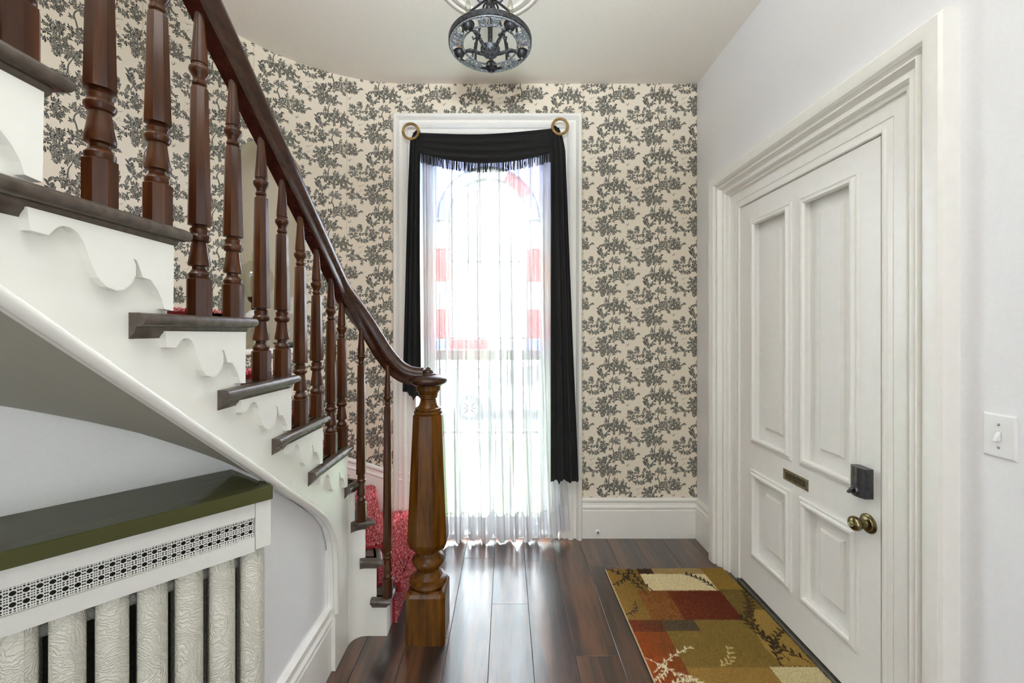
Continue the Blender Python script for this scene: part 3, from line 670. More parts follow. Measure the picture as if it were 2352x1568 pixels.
# treads with rounded nosing and cove
NP = [(-.012, 0), (.020, 0), (.026, -.003), (.030, -.009), (.030, -.017), (.026, -.023), (.020, -.026), (.014, -.026), (.013, -.030), (.010, -.038), (.004, -.044), (.001, -.049), (-.004, -.050), (-.012, -.050)]
NP5 = [(o, h) for o, h in NP]
def arcpts(s0, s1, n=8): return [warc(s0+(s1-s0)*k_/n) for k_ in range(n+1)]
def sw(pt): return min((math.dist(warc(k_*.01), pt), k_*.01) for k_ in range(0, 200))[1]
for n in range(1, 13):
    z = n*R
    if n >= 5:
        t = MB().box(-1.70, XS-.004, RY[n+1]-.02, RY[n]+.001, z-.028, z)
        path = [(XS, RY[n+1]-.085, z), (XS, RY[n], z), (-1.69, RY[n], z)]
        t.sweep(NP, [path[0], path[1], path[2]], (0, 0, 1))
        # returned back end of the nosing
        obj('tread', t, M['tread'], st, smooth=35)
    else:
        w0, w1 = sw(PQ[n]), sw(PQ[n+1]); s1 = SC[n]; s0 = SC[n+1]
        wp = [warc(w0+(w1-w0)*k_/8, -.005) for k_ in range(9)]
        if n == 1: wp = [(-.545, 2.70), (-.65, 2.71)]+wp[1:]
        cpts = [at_curve(s0+(s1-s0)*k_/6) for k_ in range(7)]
        t = MB().prism([PS[n]]+wp+cpts[:-1], z-.028, z)
        back = max(0, s0-.022)
        pth = [at_curve(back+(s1-back)*k_/8) for k_ in range(9)]
        p = Vector(PS[n]); q_ = Vector(PQ[n]); d = (q_-p).normalized(); e = p+d*(.09 if n == 1 else .12)
        if n == 1: pth = pth[:-1]+[(-.548, 1.842)]
        k3 = .8 if n == 4 else 1.0
        t.sweep([(o*.9, h) for o, h in NP], [(x, y, z) for x, y in pth]+[(e.x, e.y, z)], (0, 0, 1))
        obj('tread', t, M['tread'], st, smooth=35)
# scroll brackets under each tread end
BR = [(0.8108,1.3972),(0.8128,1.3771),(0.8147,1.3642),(0.8369,1.3626),(0.841,1.3676),(0.8474,1.3761),(0.8559,1.3812),(0.8669,1.382),(0.8781,1.376),(0.8873,1.3621),(0.8967,1.3339),(0.9088,1.3086),(0.9237,1.2945),(0.939,1.29),(0.9549,1.2921),(0.9686,1.3046),(0.977,1.3219),(0.9775,1.3401),(0.9725,1.3525),(0.9798,1.3481),(0.9855,1.3355),(0.9913,1.3196),(1.0078,1.3174),(1.0243,1.297),(1.0336,1.2789),(1.0381,1.2625),(1.0595,1.2597),(1.0615,1.3942)]
for n in range(5, 12):
    ky_ = (RY[n]-RY[n+1])/.230
    pl = [(RY[n]+(y-1.062)*ky_, n*R+(z-1.432)) for y, z in BR]
    obj('scroll_bracket', MB().prism(pl, XS-.001, XS+.015, fn=lambda y, z, x: (x, y, z)), M['stair_white'], st)
# soffit under the flight
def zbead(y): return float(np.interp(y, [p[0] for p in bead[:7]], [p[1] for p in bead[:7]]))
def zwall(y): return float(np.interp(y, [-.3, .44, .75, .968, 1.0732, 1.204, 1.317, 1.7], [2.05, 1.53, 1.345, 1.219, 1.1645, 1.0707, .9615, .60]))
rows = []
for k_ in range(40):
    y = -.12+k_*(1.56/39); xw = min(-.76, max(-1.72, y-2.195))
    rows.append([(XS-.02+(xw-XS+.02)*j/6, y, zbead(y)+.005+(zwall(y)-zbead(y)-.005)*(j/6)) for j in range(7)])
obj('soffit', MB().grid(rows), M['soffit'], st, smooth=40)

# ---- under-stair walls
PX = -.735
obj('wall_under_stair', MB().add([(PX, 1.20, 0), (PX, 1.74, 0), (PX, 1.74, .5), (PX, 1.63, .61), (PX, 1.54, .69), (PX, 1.20, .955), (-.90, 1.31, 0), (-.90, 1.31, 1.0)], [(0, 1, 2, 3, 4, 5), (6, 0, 5, 7)]).box(XS-.035, XS-.03, 1.64, 1.66, 0, .5), M['wall_cool'], label='narrow white wall panel under the foot of the stairs', cat='wall', kind='structure', fix=False)
obj('baseboard_under_stair', MB().sweep(BP, [(PX, 1.20, 0), (PX, 1.66, 0)], (0, 0, 1)), M['trim'], smooth=25, label='moulded white baseboard of the panel under the stairs', cat='baseboard', kind='structure')
dq = MB(); rows = []
ys = [-.2+k_*.06 for k_ in range(27)]
dq.grid([[(max(-1.72, y-2.19), y, 0) for y in ys], [(max(-1.72, y-2.19), y, zwall(y)+.02) for y in ys]])
obj('wall_radiator', dq, M['wall_under'], label='angled white wall under the stairs behind the radiator', cat='wall', kind='structure')

# ---- carpet
car = empty('stair_carpet', (-1.1, 1.9, 0), 'red shag carpet runner laid over the stair treads', 'carpet')
m, nt, b = newmat('red_shag')
g_ = nt.nodes.new('ShaderNodeNewGeometry')
nt.links.new(ramp(nt, g_.outputs['Random Per Island'], [(0, (.26, .008, .015)), (.5, (.55, .035, .055)), (1, (.86, .40, .40))]), b.inputs['Base Color'])
b.inputs['Roughness'].default_value = .9; b.inputs['Sheen Weight'].default_value = .25; M['redpile'] = m
M['redbase'] = paint('red_carpet_back', (.30, .012, .02), .9, .3, 200, .3)
tris = []                                                           # carpet surface triangles for the pile
def slab(t, poly, z0, z1):
    t.prism(poly, z0, z1); c_ = [(x, y, z1) for x, y in poly]
    for i in range(1, len(c_)-1): tris.append((c_[0], c_[i], c_[i+1], (0, 0, 1)))
def front(t, p, q_, nrm, o, z0, z1):
    p, q_ = Vector((*p, 0)), Vector((*q_, 0)); a_ = p+nrm*o; c_ = q_+nrm*o; e_ = p-nrm*.005; f_ = q_-nrm*.005
    t.add([(*a_.xy, z0), (*c_.xy, z0), (*c_.xy, z1), (*a_.xy, z1), (*e_.xy, z0), (*f_.xy, z0), (*f_.xy, z1), (*e_.xy, z1)], [(0, 1, 2, 3), (0, 4, 5, 1), (3, 2, 6, 7), (0, 3, 7, 4), (1, 5, 6, 2)])
    A, B_, C_, D_ = [(*a_.xy, z0), (*c_.xy, z0), (*c_.xy, z1), (*a_.xy, z1)]
    tris.append((A, B_, C_, tuple(nrm))); tris.append((A, C_, D_, tuple(nrm)))
TH_ = .012
for n in range(1, 12):
    t = MB(); z = n*R
    if n <= 4:
        p, q_ = Vector((*PS[n], 0)), Vector((*PQ[n], 0)); d = (q_-p).normalized(); nrm = Vector((d.y, -d.x, 0))
        pa = p+d*.085; qa = q_-d*.03; p2, q2 = Vector((*PS[n+1], 0)), Vector((*PQ[n+1], 0)); d2 = (q2-p2).normalized(); pb = p2+d2*.085; qb = q2-d2*.03
        w0, w1 = sw(PQ[n]), sw(PQ[n+1])
        wp = [warc(w0+(w1-w0)*k_/6, -.03) for k_ in range(1, 6)]
        if n == 1: wp = [(-.64, 2.69)]+wp
        slab(t, [tuple((pa+nrm*.036).xy), tuple((qa+nrm*.036).xy)]+wp+[tuple(qb.xy), tuple(pb.xy)], z, z+TH_)
        front(t, pa.xy, qa.xy, nrm, .042, z-.034, z+TH_); front(t, pa.xy, qa.xy, nrm, .014, z-R+(.0 if n == 1 else TH_), z-.030)
    else:
        x0, x1 = -1.66, -.775
        slab(t, [(x0, RY[n]+.036), (x0, RY[n+1]), (x1, RY[n+1]), (x1, RY[n]+.036)], z, z+TH_)
        nrm = Vector((0, 1, 0)); front(t, (x1, RY[n]), (x0, RY[n]), nrm, .042, z-.034, z+TH_); front(t, (x1, RY[n]), (x0, RY[n]), nrm, .014, z-R+TH_, z-.030)
    obj('carpet_step', t, M['redbase'], car)
def tufts(name, tri, per_m2, ln, wd, mat, parent, uvf=None, jit=.5):
    T = np.array([[a_, b_, c_] for a_, b_, c_, _ in tri], float); Nn = np.array([n_ for *_, n_ in tri], float)
    ar_ = .5*np.linalg.norm(np.cross(T[:, 1]-T[:, 0], T[:, 2]-T[:, 0]), axis=1)
    cnt = int(ar_.sum()*per_m2); ix = np.random.choice(len(T), cnt, p=ar_/ar_.sum())
    r1 = np.sqrt(np.random.rand(cnt)); r2 = np.random.rand(cnt)
    P = T[ix, 0]*(1-r1)[:, None]+T[ix, 1]*(r1*(1-r2))[:, None]+T[ix, 2]*(r1*r2)[:, None]; N0 = Nn[ix]
    D = N0+np.random.normal(0, jit, (cnt, 3)); D /= np.linalg.norm(D, axis=1)[:, None]
    U = np.cross(D, np.random.normal(0, 1, (cnt, 3))); U /= np.linalg.norm(U, axis=1)[:, None]; V = np.cross(D, U)
    L = ln*np.random.uniform(.6, 1.15, cnt)[:, None]; W = wd*np.random.uniform(.7, 1.2, cnt)[:, None]
    vs = np.empty((cnt, 6, 3)); base = P-N0*.001
    for k_ in range(3):
        a_ = 2*PI*k_/3; q_ = U*math.cos(a_)+V*math.sin(a_)
        vs[:, k_] = base+q_*W*.7; vs[:, 3+k_] = P+D*L+q_*W*.8
    f = np.array([[0, 1, 4, 3], [1, 2, 5, 4], [2, 0, 3, 5]]); ft = np.array([3, 4, 5])
    me = bpy.data.meshes.new(name)
    fq = (f[None]+6*np.arange(cnt)[:, None, None]).reshape(-1, 4); f3 = ft[None]+6*np.arange(cnt)[:, None]
    me.vertices.add(cnt*6); me.vertices.foreach_set('co', vs.reshape(-1).astype(np.float32))
    nl = len(fq)*4+len(f3)*3; me.loops.add(nl); li = np.concatenate([fq.ravel(), f3.ravel()]).astype(np.int32); me.loops.foreach_set('vertex_index', li)
    me.polygons.add(len(fq)+len(f3)); ls_ = np.concatenate([np.arange(len(fq))*4, len(fq)*4+np.arange(len(f3))*3]).astype(np.int32); me.polygons.foreach_set('loop_start', ls_)
    me.update(calc_edges=True); me.validate()
    if uvf is not None:
        uv = np.array([uvf(P[:, 0], P[:, 1])]).reshape(2, -1).T; uv6 = np.repeat(uv, 6, axis=0)
        lay = me.uv_layers.new(name='UVMap'); lay.data.foreach_set('uv', uv6[li].astype(np.float32).ravel())
    me.materials.append(mat); o = link(name, me, parent); o['kind'] = 'stuff'; return o
vis = []
for tr in tris:
    c_ = np.mean(np.array(tr[:3]), axis=0)
    vis.append(tr)
tufts('pile', vis, 36000, .011, .0022, M['redpile'], car, jit=.55)

# ================================================================== BALUSTRADE
# handrail path (centre line)
def railmid(y): return 2.184-.745*(y-.939)
rp = [(-.715, y, railmid(y)) for y in (-.30, .2, .6, .9, 1.2, 1.45, 1.60, 1.69)]+[(-.712, 1.745, 1.575), (-.697, 1.79, 1.532), (-.672, 1.825, 1.482), (-.640, 1.848, 1.425), (-.605, 1.861, 1.362), (-.570, 1.868, 1.303), (-.532, 1.870, 1.252), (-.495, 1.870, 1.215), (-.455, 1.870, 1.193), (-.41, 1.870, 1.184), (-.38, 1.87, 1.183)]
def smoothpath(P, sub=4):
    out = []
    for i in range(len(P)-1):
        p0, p1, p2, p3 = (Vector(P[max(0, min(len(P)-1, k_))]) for k_ in (i-1, i, i+1, i+2))
        for k_ in range(sub):
            f = k_/sub; out.append(.5*((2*p1)+(p2-p0)*f+(2*p0-5*p1+4*p2-p3)*f*f+(-p0+3*p1-3*p2+p3)*f**3))
    out.append(Vector(P[-1])); return out
bl = empty('stair_balustrade', (-.715, 1.2, 0), 'dark mahogany stair rail on turned octagonal balusters', 'balustrade')
prof = [(-.020, -.044), (.020, -.044), (.025, -.034), (.024, -.022), (.028, -.012), (.034, -.004), (.036, .008), (.034, .020), (.027, .031), (.017, .038), (.006, .041), (-.006, .041), (-.017, .038), (-.027, .031), (-.034, .020), (-.036, .008), (-.034, -.004), (-.028, -.012), (-.024, -.022), (-.025, -.034)]
P = smoothpath(rp, 6)
for _ in range(14): P = [P[0]]+[(P[i-1]+2*P[i]+P[i+1])/4 for i in range(1, len(P)-1)]+[P[-1]]
rows = []
for i, p in enumerate(P):
    t_ = (P[min(i+1, len(P)-1)]-P[max(i-1, 0)]).normalized(); S = t_.cross(Vector((0, 0, 1))).normalized(); U = S.cross(t_).normalized()
    rows.append([tuple(p+S*a_+U*b_) for a_, b_ in prof])
hr = MB().grid(rows, closed=True); hr.add(rows[0], [tuple(range(len(prof)))]); hr.add(rows[-1], [tuple(range(len(prof)))])
obj('handrail', hr, M['rail'], bl, smooth=45)
def baluster(x, y, zb, zt, sc_=1.0):
    t = MB(); c = (x, y, 0); k8 = 1/math.cos(PI/8)
    t.lathe([(.0235, zb), (.0235, zb+.084), (.020, zb+.087)], c, 8, rot=PI/8, k=k8*sc_)
    t.lathe([(.019, zb+.086), (.0215, zb+.091), (.0215, zb+.097), (.017, zb+.103), (.0140, zb+.108), (.0140, zb+.114), (.0215, zb+.116), (.0222, zb+.122), (.0185, zb+.142), (.0158, zb+.165), (.0150, zb+.171), (.019, zb+.173), (.0220, zb+.179), (.0220, zb+.184), (.018, zb+.189), (.0175, zb+.194), (.0185, zb+.197), (.0185, zb+.201), (.0140, zb+.206), (.0135, zb+.214)], c, 20, k=sc_)
    t.lathe([(.0120, zb+.208), (.0212, zb+.2105), (.0216, zb+.212), (.0162, zt-.168), (.0155, zt-.166), (.010, zt-.164)], c, 8, rot=PI/8, k=k8*sc_)
    t.lathe([(.0118, zt-.168), (.0118, zt-.162), (.0148, zt-.158), (.0148, zt-.153), (.0122, zt-.149), (.0128, zt-.142), (.0165, zt-.135), (.0200, zt-.129), (.0208, zt-.124), (.0195, zt-.119), (.0150, zt-.115), (.0145, zt-.111), (.0168, zt-.109), (.0165, zt-.100), (.0135, zt-.06), (.0108, zt-.02), (.0095, zt+.022)], c, 18, k=sc_)
    return obj('baluster', t, M['bal'], bl, smooth=28)
def runder(y): return railmid(y)-.056
for n, y in ((11, .352), (11, .47), (10, .587), (9, .7097), (9, .8268), (8, .9395), (8, 1.055), (7, 1.177), (7, 1.287), (6, 1.401), (6, 1.5205), (5, 1.645), (5, 1.752)):
    if n == 10: baluster(-.715, .47, 10*R, runder(.47)); baluster(-.715, y, 10*R, runder(y)); continue
    if n == 11 and y > .4: continue
    baluster(-.715, y, n*R, runder(y) if y < 1.7 else 1.528)
baluster(-.655, 1.823, 3*R, 1.405, .93)
baluster(-.542, 1.846, R, 1.215, .93)

# newel post
NX, NY = -.36, 1.87
nw = empty('newel_post', (NX, NY, 0), 'stout honey-brown octagonal newel post with turned neck and round cap', 'newel post')
h = .0885
obj('base_block', MB().prism([(NX+a_*h, NY+b_*h) for a_, b_ in ((-1, -.8), (-.8, -1), (.8, -1), (1, -.8), (1, .8), (.8, 1), (-.8, 1), (-1, .8))], 0, .208).add([(NX+a_*h*k_, NY+b_*h*k_, z_) for k_, z_ in ((1, .208), (.93, .222), (.80, .230)) for a_, b_ in ((-1, -.8), (-.8, -1), (.8, -1), (1, -.8), (1, .8), (.8, 1), (-.8, 1), (-1, .8))], [(r_*8+i, r_*8+(i+1) % 8, r_*8+8+(i+1) % 8, r_*8+8+i) for r_ in (0, 1) for i in range(8)]+[tuple(range(16, 24))]), M['newel'], nw)
obj('turned_base', MB().lathe([(.070, .226), (.083, .232), (.087, .243), (.083, .256), (.074, .262), (.064, .266), (.062, .274), (.054, .282), (.049, .296), (.052, .306), (.058, .310), (.064, .318), (.073, .330), (.075, .340), (.072, .350), (.062, .360), (.050, .370), (.047, .378), (.048, .388), (.06, .395)], (NX, NY, 0), 40), M['newel'], nw, smooth=35)
k8 = 1/math.cos(PI/8)
obj('shaft', MB().lathe([(.058, .390), (.078, .402), (.0885, .430), (.0895, .440), (.0655, .998), (.0655, 1.006), (.060, 1.012)], (NX, NY, 0), 8, rot=PI/8, k=k8), M['newel'], nw)
obj('neck', MB().lathe([(.055, 1.008), (.064, 1.013), (.066, 1.020), (.063, 1.027), (.058, 1.030), (.061, 1.034), (.060, 1.039), (.050, 1.043), (.043, 1.052), (.0375, 1.066), (.036, 1.080), (.038, 1.084), (.042, 1.087), (.042, 1.091), (.040, 1.094), (.045, 1.097), (.045, 1.101), (.043, 1.104), (.047, 1.107), (.050, 1.114), (.056, 1.122), (.057, 1.136), (.060, 1.140), (.060, 1.146)], (NX, NY, 0), 40), M['newel'], nw, smooth=30)
cp = obj('cap', MB().lathe([(.06, 1.143), (.070, 1.146), (.083, 1.154), (.088, 1.164), (.0885, 1.170), (.085, 1.176), (.070, 1.184), (.055, 1.190), (.036, 1.193)], (NX, NY, 0), 48), M['rail'], nw, smooth=40)
obj('finial', MB().lathe([(.036, 1.191), (.035, 1.197), (.029, 1.200), (.024, 1.201), (.023, 1.207), (.017, 1.214), (.012, 1.216), (.010, 1.221), (.006, 1.225), (.001, 1.226)], (NX, NY, 0), 32), M['rail'], cp, smooth=40)

# ================================================================== RADIATOR AND COVER
u2 = 1/math.sqrt(2)
def RC(a, d, z): return (-.85-u2*a+u2*d, 1.34-u2*a-u2*d, z)
rc = empty('radiator_cover', RC(.6, .1, .77), 'white radiator cover with olive green top and cane-pattern metal grille', 'radiator cover')
obj('shelf_top', MB().box(0, 1.42, .002, .251, .912, .95, fn=RC, c=.0015), M['olive'], rc, label='glossy dark olive green top')
obj('inlay_seam', MB().box(.006, .14, .118, .119, .9497, .9503, fn=RC).box(.14, .141, .07, .119, .9497, .9503, fn=RC).box(.006, .14, .07, .071, .9497, .9503, fn=RC), paint('olive_seam', (.03, .03, .01), .4, 0), rc)
obj('corner_post', MB().box(0.001, .040, .02, .237, .775, .912, fn=RC, c=.001), M['cover'], rc)
obj('top_rail', MB().box(.041, 1.40, .212, .232, .866, .912, fn=RC), M['cover'], rc)
obj('bottom_rail', MB().box(.041, 1.40, .212, .232, .768, .808, fn=RC), M['cover'], rc)
# perforated grille: every hole is cut
gr = MB(); gd = .224; idx = {}
def hole(a0, a1, z0, z1, r):
    ca, cz = (a0+a1)/2, (z0+z1)/2; hw, hh = (a1-a0)/2, (z1-z0)/2; vs = []
    n = 8
    for k_ in range(n):
        an = 2*PI*k_/n; c_, s_ = math.cos(an), math.sin(an); m_ = max(abs(c_), abs(s_)); vs.append(RC(ca+hw*c_/m_, gd, cz+hh*s_/m_))
    for k_ in range(n):
        an = 2*PI*k_/n; vs.append(RC(ca+r*math.cos(an), gd, cz+r*math.sin(an)))
    gr.add(vs, [(k_, (k_+1) % n, n+(k_+1) % n, n+k_) for k_ in range(n)])
per = .0187; big = .0115; sm = (per-big)/2; zb0 = .808
cells_z = [(zb0, zb0+.0036, 's')]
z = zb0+.001
zz = [zb0]; kinds = []
ztot = .866-.808
pz = (ztot)/3.0
zrow = []
zcur = zb0
for typ, hgt in (('s', .0052), ('s', .0052), ('b', .0135), ('s', .0051), ('s', .0051), ('b', .0135), ('s', .0052), ('s', .0052)):
    zrow.append((typ, zcur, zcur+hgt)); zcur += hgt
nper = 73; a0 = .041
for i in range(nper):
    A = a0+i*per
    cols = [('s', A, A+sm), ('b', A+sm, A+sm+big), ('s', A+sm+big, A+per)]
    for tz, z0, z1 in zrow:
        for ta, aa, ab in cols:
            if tz == 'b' and ta == 'b': hole(aa, ab, z0, z1, .0054)
            elif tz == 'b': 
                for k_ in range(2): hole(aa, ab, z0+(z1-z0)*k_/2, z0+(z1-z0)*(k_+1)/2, .0019)
            elif ta == 'b':
                for k_ in range(2): hole(aa+(ab-aa)*k_/2, aa+(ab-aa)*(k_+1)/2, z0, z1, .0020)
            else: hole(aa, ab, z0, z1, .0014)
obj('grille', gr, M['cover'], rc, label='perforated cane-pattern grille', fix=False)
obj('grille_backing', MB().box(.041, 1.40, .19, .192, .80, .875, fn=RC), M['dark'], rc)

rad = empty('radiator', RC(.6, .12, 0), 'white ornate cast-iron column radiator under the olive-topped cover', 'radiator')
def section(a):
    t = MB(); pl = []
    # plan outline: broad front with a ridge, narrow waist, matching back
    hf = [(0.0, .213), (.011, .2125), (.022, .207), (.0290, .196), (.0302, .178), (.0255, .160), (.012, .150), (.012, .130), (.022, .120), (.0235, .105), (.022, .09), (.012, .08), (.012, .062), (.023, .052), (.0265, .035), (.020, .022), (0, .018)]
    full = hf+[(-x, d) for x, d in reversed(hf[1:-1])]
    # asymmetric facet: ridge sits right of centre, seen as a vertical edge
    rows = []
    for z, s in ((.085, .55), (.09, .8), (.105, .95), (.13, 1), (.72, 1), (.755, .97), (.785, .88), (.805, .72), (.815, .5)):
        rows.append([RC(a+(x*(.75+.25*s)), .115+(d-.115)*s, z) for x, d in full])
    t.grid(rows, closed=True); t.add(rows[-1], [tuple(range(len(full)))]); t.add(rows[0], [tuple(range(len(full)))])
    # raised fillet down the front, a little right of centre
    t.box(a-.0115, a-.0085, .209, .2145, .13, .76, fn=RC)
    o = obj('radiator_section', t, M['radiator'], rad, smooth=50)
    return o
for i in range(11): section(.0366+.0735*i)
for z in (.16, .70): obj('nipple_pipe', MB().lathe([(.017, .03), (.017, .0366+.0735*10)], None, 12, fn=lambda x, y, hh, z=z: RC(hh, .115+x, z+y)), M['radiator'], rad, smooth=40)
for a in (.0366, .0366+.735):
    for d_ in (.185, .05): obj('foot', MB().lathe([(.026, 0), (.022, .02), (.016, .06), (.022, .10)], None, 12, fn=lambda x, y, hh, a=a, d_=d_: RC(a+x, d_+y*.8, hh)), M['radiator'], rad, smooth=40)
obj('gap_shade_sheet', MB().box(.0, 1.40, .003, .006, .05, .90, fn=RC), paint('dark_olive_gap_shade', (.05, .048, .03), .7, .2, 80, .4), rad, label='dark sheet added for the shade behind the sections')  # added dark sheet gives the gaps between sections their shade

# ================================================================== RUG
RX0, RX1, RY0, RY1 = .580, 1.284, 1.17, 2.352
KR = 560; rw_, rh_ = int((RX1-RX0)*KR), int((RY1-RY0)*KR)
A = np.zeros((rh_, rw_, 3), np.float32); A[:] = (.56, .44, .22)
def rr(x0, x1, y0, y1, c, c2=None, mott=0.0):
    i0, i1 = int((x0-RX0)*KR), int((x1-RX0)*KR); j0, j1 = int((y0-RY0)*KR), int((y1-RY0)*KR)
    i0, i1, j0, j1 = max(0, i0), min(rw_, i1), max(0, j0), min(rh_, j1)
    if i1 <= i0 or j1 <= j0: return
    f = np.linspace(0, 1, i1-i0)[None, :, None]*np.ones((j1-j0, 1, 1)); c1 = np.array(c, np.float32); c2_ = np.array(c2 if c2 else c, np.float32)
    if mott:
        q_ = np.random.rand((j1-j0)//6+3, (i1-i0)//6+3); q_ = np.kron(q_, np.ones((6, 6)))[:j1-j0, :i1-i0, None]; f = np.clip(f+(q_-.5)*mott, 0, 1)
    A[j0:j1, i0:i1] = c1*(1-f)+c2_*f
rr(.58, .765, 1.93, 2.352, (.60, .46, .22), (.50, .39, .17), .6)
rr(.76, .845, 2.29, 2.36, (.24, .16, .10)); rr(.845, 1.14, 2.29, 2.36, (.66, .56, .36)); rr(.765, 1.134, 2.148, 2.292, (.90, .84, .68))
rr(1.134, 1.3, 2.157, 2.36, (.58, .46, .19)); rr(.70, 1.142, 1.93, 2.146, (.55, .36, .16), (.43, .19, .08), .7); rr(.86, 1.142, 1.93, 2.146, (.44, .19, .08), (.38, .15, .06), .6)
rr(1.142, 1.3, 1.60, 2.157, (.46, .37, .16)); rr(.58, .745, 1.855, 1.93, (.50, .22, .11), (.36, .21, .13), .9); rr(.742, .90, 1.86, 1.93, (.34, .28, .20)); rr(.90, 1.142, 1.66, 1.932, (.52, .42, .19))
rr(.742, .90, 1.66, 1.858, (.52, .42, .19)); rr(.58, .742, 1.48, 1.855, (.62, .28, .10), (.50, .28, .12), .9); rr(.742, 1.088, 1.40, 1.658, (.62, .49, .24)); rr(1.088, 1.3, 1.45, 1.662, (.84, .79, .62))
rr(.58, .90, 1.17, 1.40, (.48, .20, .09), (.44, .17, .07), .6); rr(.90, 1.3, 1.17, 1.45, (.50, .40, .18))
# light gold field behind the long vine
for k_ in range(rh_):
    y = RY0+k_/KR
    if 1.665 < y < 2.0:
        xl = 1.255-.10*math.sin((2.0-y)/.335*2.2)-.02; i0 = int((xl-RX0)*KR); A[k_, i0:int((1.284-RX0)*KR)] = (.64, .52, .26)
def rleaf(x, y, la, lb, ang, c):
    cx_, cy_ = (x-RX0)*KR, (y-RY0)*KR; a_ = la*KR; b_ = lb*KR; Rr = int(a_+2)
    X = np.arange(int(cx_)-Rr, int(cx_)+Rr+1); Y = np.arange(int(cy_)-Rr, int(cy_)+Rr+1); X = X[(X >= 0) & (X < rw_)]; Y = Y[(Y >= 0) & (Y < rh_)]
    if len(X) == 0 or len(Y) == 0: return
    gx, gy = np.meshgrid(X-cx_, Y-cy_); u = gx*math.cos(ang)+gy*math.sin(ang); q_ = -gx*math.sin(ang)+gy*math.cos(ang)
    mk = (np.abs(q_) < b_*np.clip(1-(u/a_)**2, 0, 1)+.3) & (np.abs(u) < a_)
    sub = A[np.ix_(Y, X)]; sub[mk] = c; A[np.ix_(Y, X)] = sub
def rvine(x0, y0, x1, y1, n, c, la=.014, bend=.02, stem=True):
    L = math.hypot(x1-x0, y1-y0); an = math.atan2(y1-y0, x1-x0); nx_, ny_ = -math.sin(an), math.cos(an); pts = []
    for k_ in range(n*2+1):
        f = k_/(n*2); b_ = bend*math.sin(PI*f); pts.append((x0+(x1-x0)*f+nx_*b_, y0+(y1-y0)*f+ny_*b_))
    for k_, p in enumerate(pts):
        if stem: rleaf(p[0], p[1], L/(n*2)*.7, .0022, an, c)
        if k_ > 1:
            s_ = 1 if k_ % 2 else -1; a2 = an+s_*.75; rleaf(p[0]+la*math.cos(a2), p[1]+la*math.sin(a2), la, la*.33, a2, c)
bk = (.17, .13, .08); wh = (.92, .88, .76)
rvine(.74, 2.12, .585, 2.345, 8, bk, .013, -.03); rvine(.72, 2.35, .60, 2.20, 7, bk, .012, .02); rvine(.78, 2.15, .72, 2.345, 6, bk, .012, .015); rvine(.66, 2.06, .60, 1.97, 5, (.30, .22, .16), .011)
rvine(1.125, 2.155, 1.03, 2.288, 7, bk, .013, -.02)
rvine(1.14, 1.93, 1.26, 2.13, 9, (.27, .20, .09), .015, -.03); rvine(1.19, 1.70, 1.23, 2.05, 10, (.27, .20, .09), .016, .04); rvine(1.27, 1.68, 1.14, 1.94, 10, (.24, .18, .09), .016, .02); rvine(1.14, 1.67, 1.28, 1.86, 8, (.24, .18, .09), .015, .03)
for q_ in ((.61, 1.64, .80, 1.76), (.60, 1.70, .72, 1.58), (.67, 1.68, .60, 1.60), (.70, 1.63, .78, 1.56), (.62, 1.56, .74, 1.60)): rvine(*q_, 5, wh, .011, .01)
rvine(.86, 1.665, .97, 1.76, 6, (.80, .72, .48), .013, -.03, False)
for q_ in ((.64, 1.50, .75, 1.56), (.62, 1.44, .72, 1.50)): rvine(*q_, 5, wh, .012, .01)
A *= (.86+.28*np.random.rand(rh_, rw_, 1)).astype(np.float32)
IMG_RUG = image('rug_patchwork', A)
def ruguv(x, y): return ((x-RX0)/(RX1-RX0), (y-RY0)/(RY1-RY0))
m, nt, b = newmat('rug_wool'); it = nt.nodes.new('ShaderNodeTexImage'); it.image = IMG_RUG; nt.links.new(it.outputs[0], b.inputs['Base Color']); b.inputs['Roughness'].default_value = .95; b.inputs['Sheen Weight'].default_value = .1; b.inputs['Specular IOR Level'].default_value = .1; M['rug'] = m
rug = empty('area_rug', (.93, 1.76, 0), 'patchwork rug in gold, rust and cream with vine sprigs before the door', 'rug')
xr = lambda y: 1.262+(1.286-1.262)*min(1, max(0, (2.352-y)/.35))
rpoly = [(RX0+.016, RY0), (1.284, RY0), (1.284, 2.0), (1.262, 2.352), (RX0, 2.340)]
rb = obj('rug_base', MB().prism(rpoly, .0005, .008), M['rug'], rug)
uv = rb.data.uv_layers.new(name='UVMap')
for l in rb.data.loops:
    co = rb.data.vertices[l.vertex_index].co; uv.data[l.index].uv = ruguv(co.x, co.y)
rt = [((*rpoly[0], .008), (*rpoly[i], .008), (*rpoly[i+1], .008), (0, 0, 1)) for i in range(1, 4)]
tufts('pile', rt, 110000, .005, .0013, M['rug'], rug, uvf=ruguv, jit=.35)
obj('rug_binding', MB().tube([(RX0+.014, RY0, .006), (RX0-.001, 2.340, .006)], .004, 6), paint('tan_binding', (.45, .36, .22), .9, 0), rug)

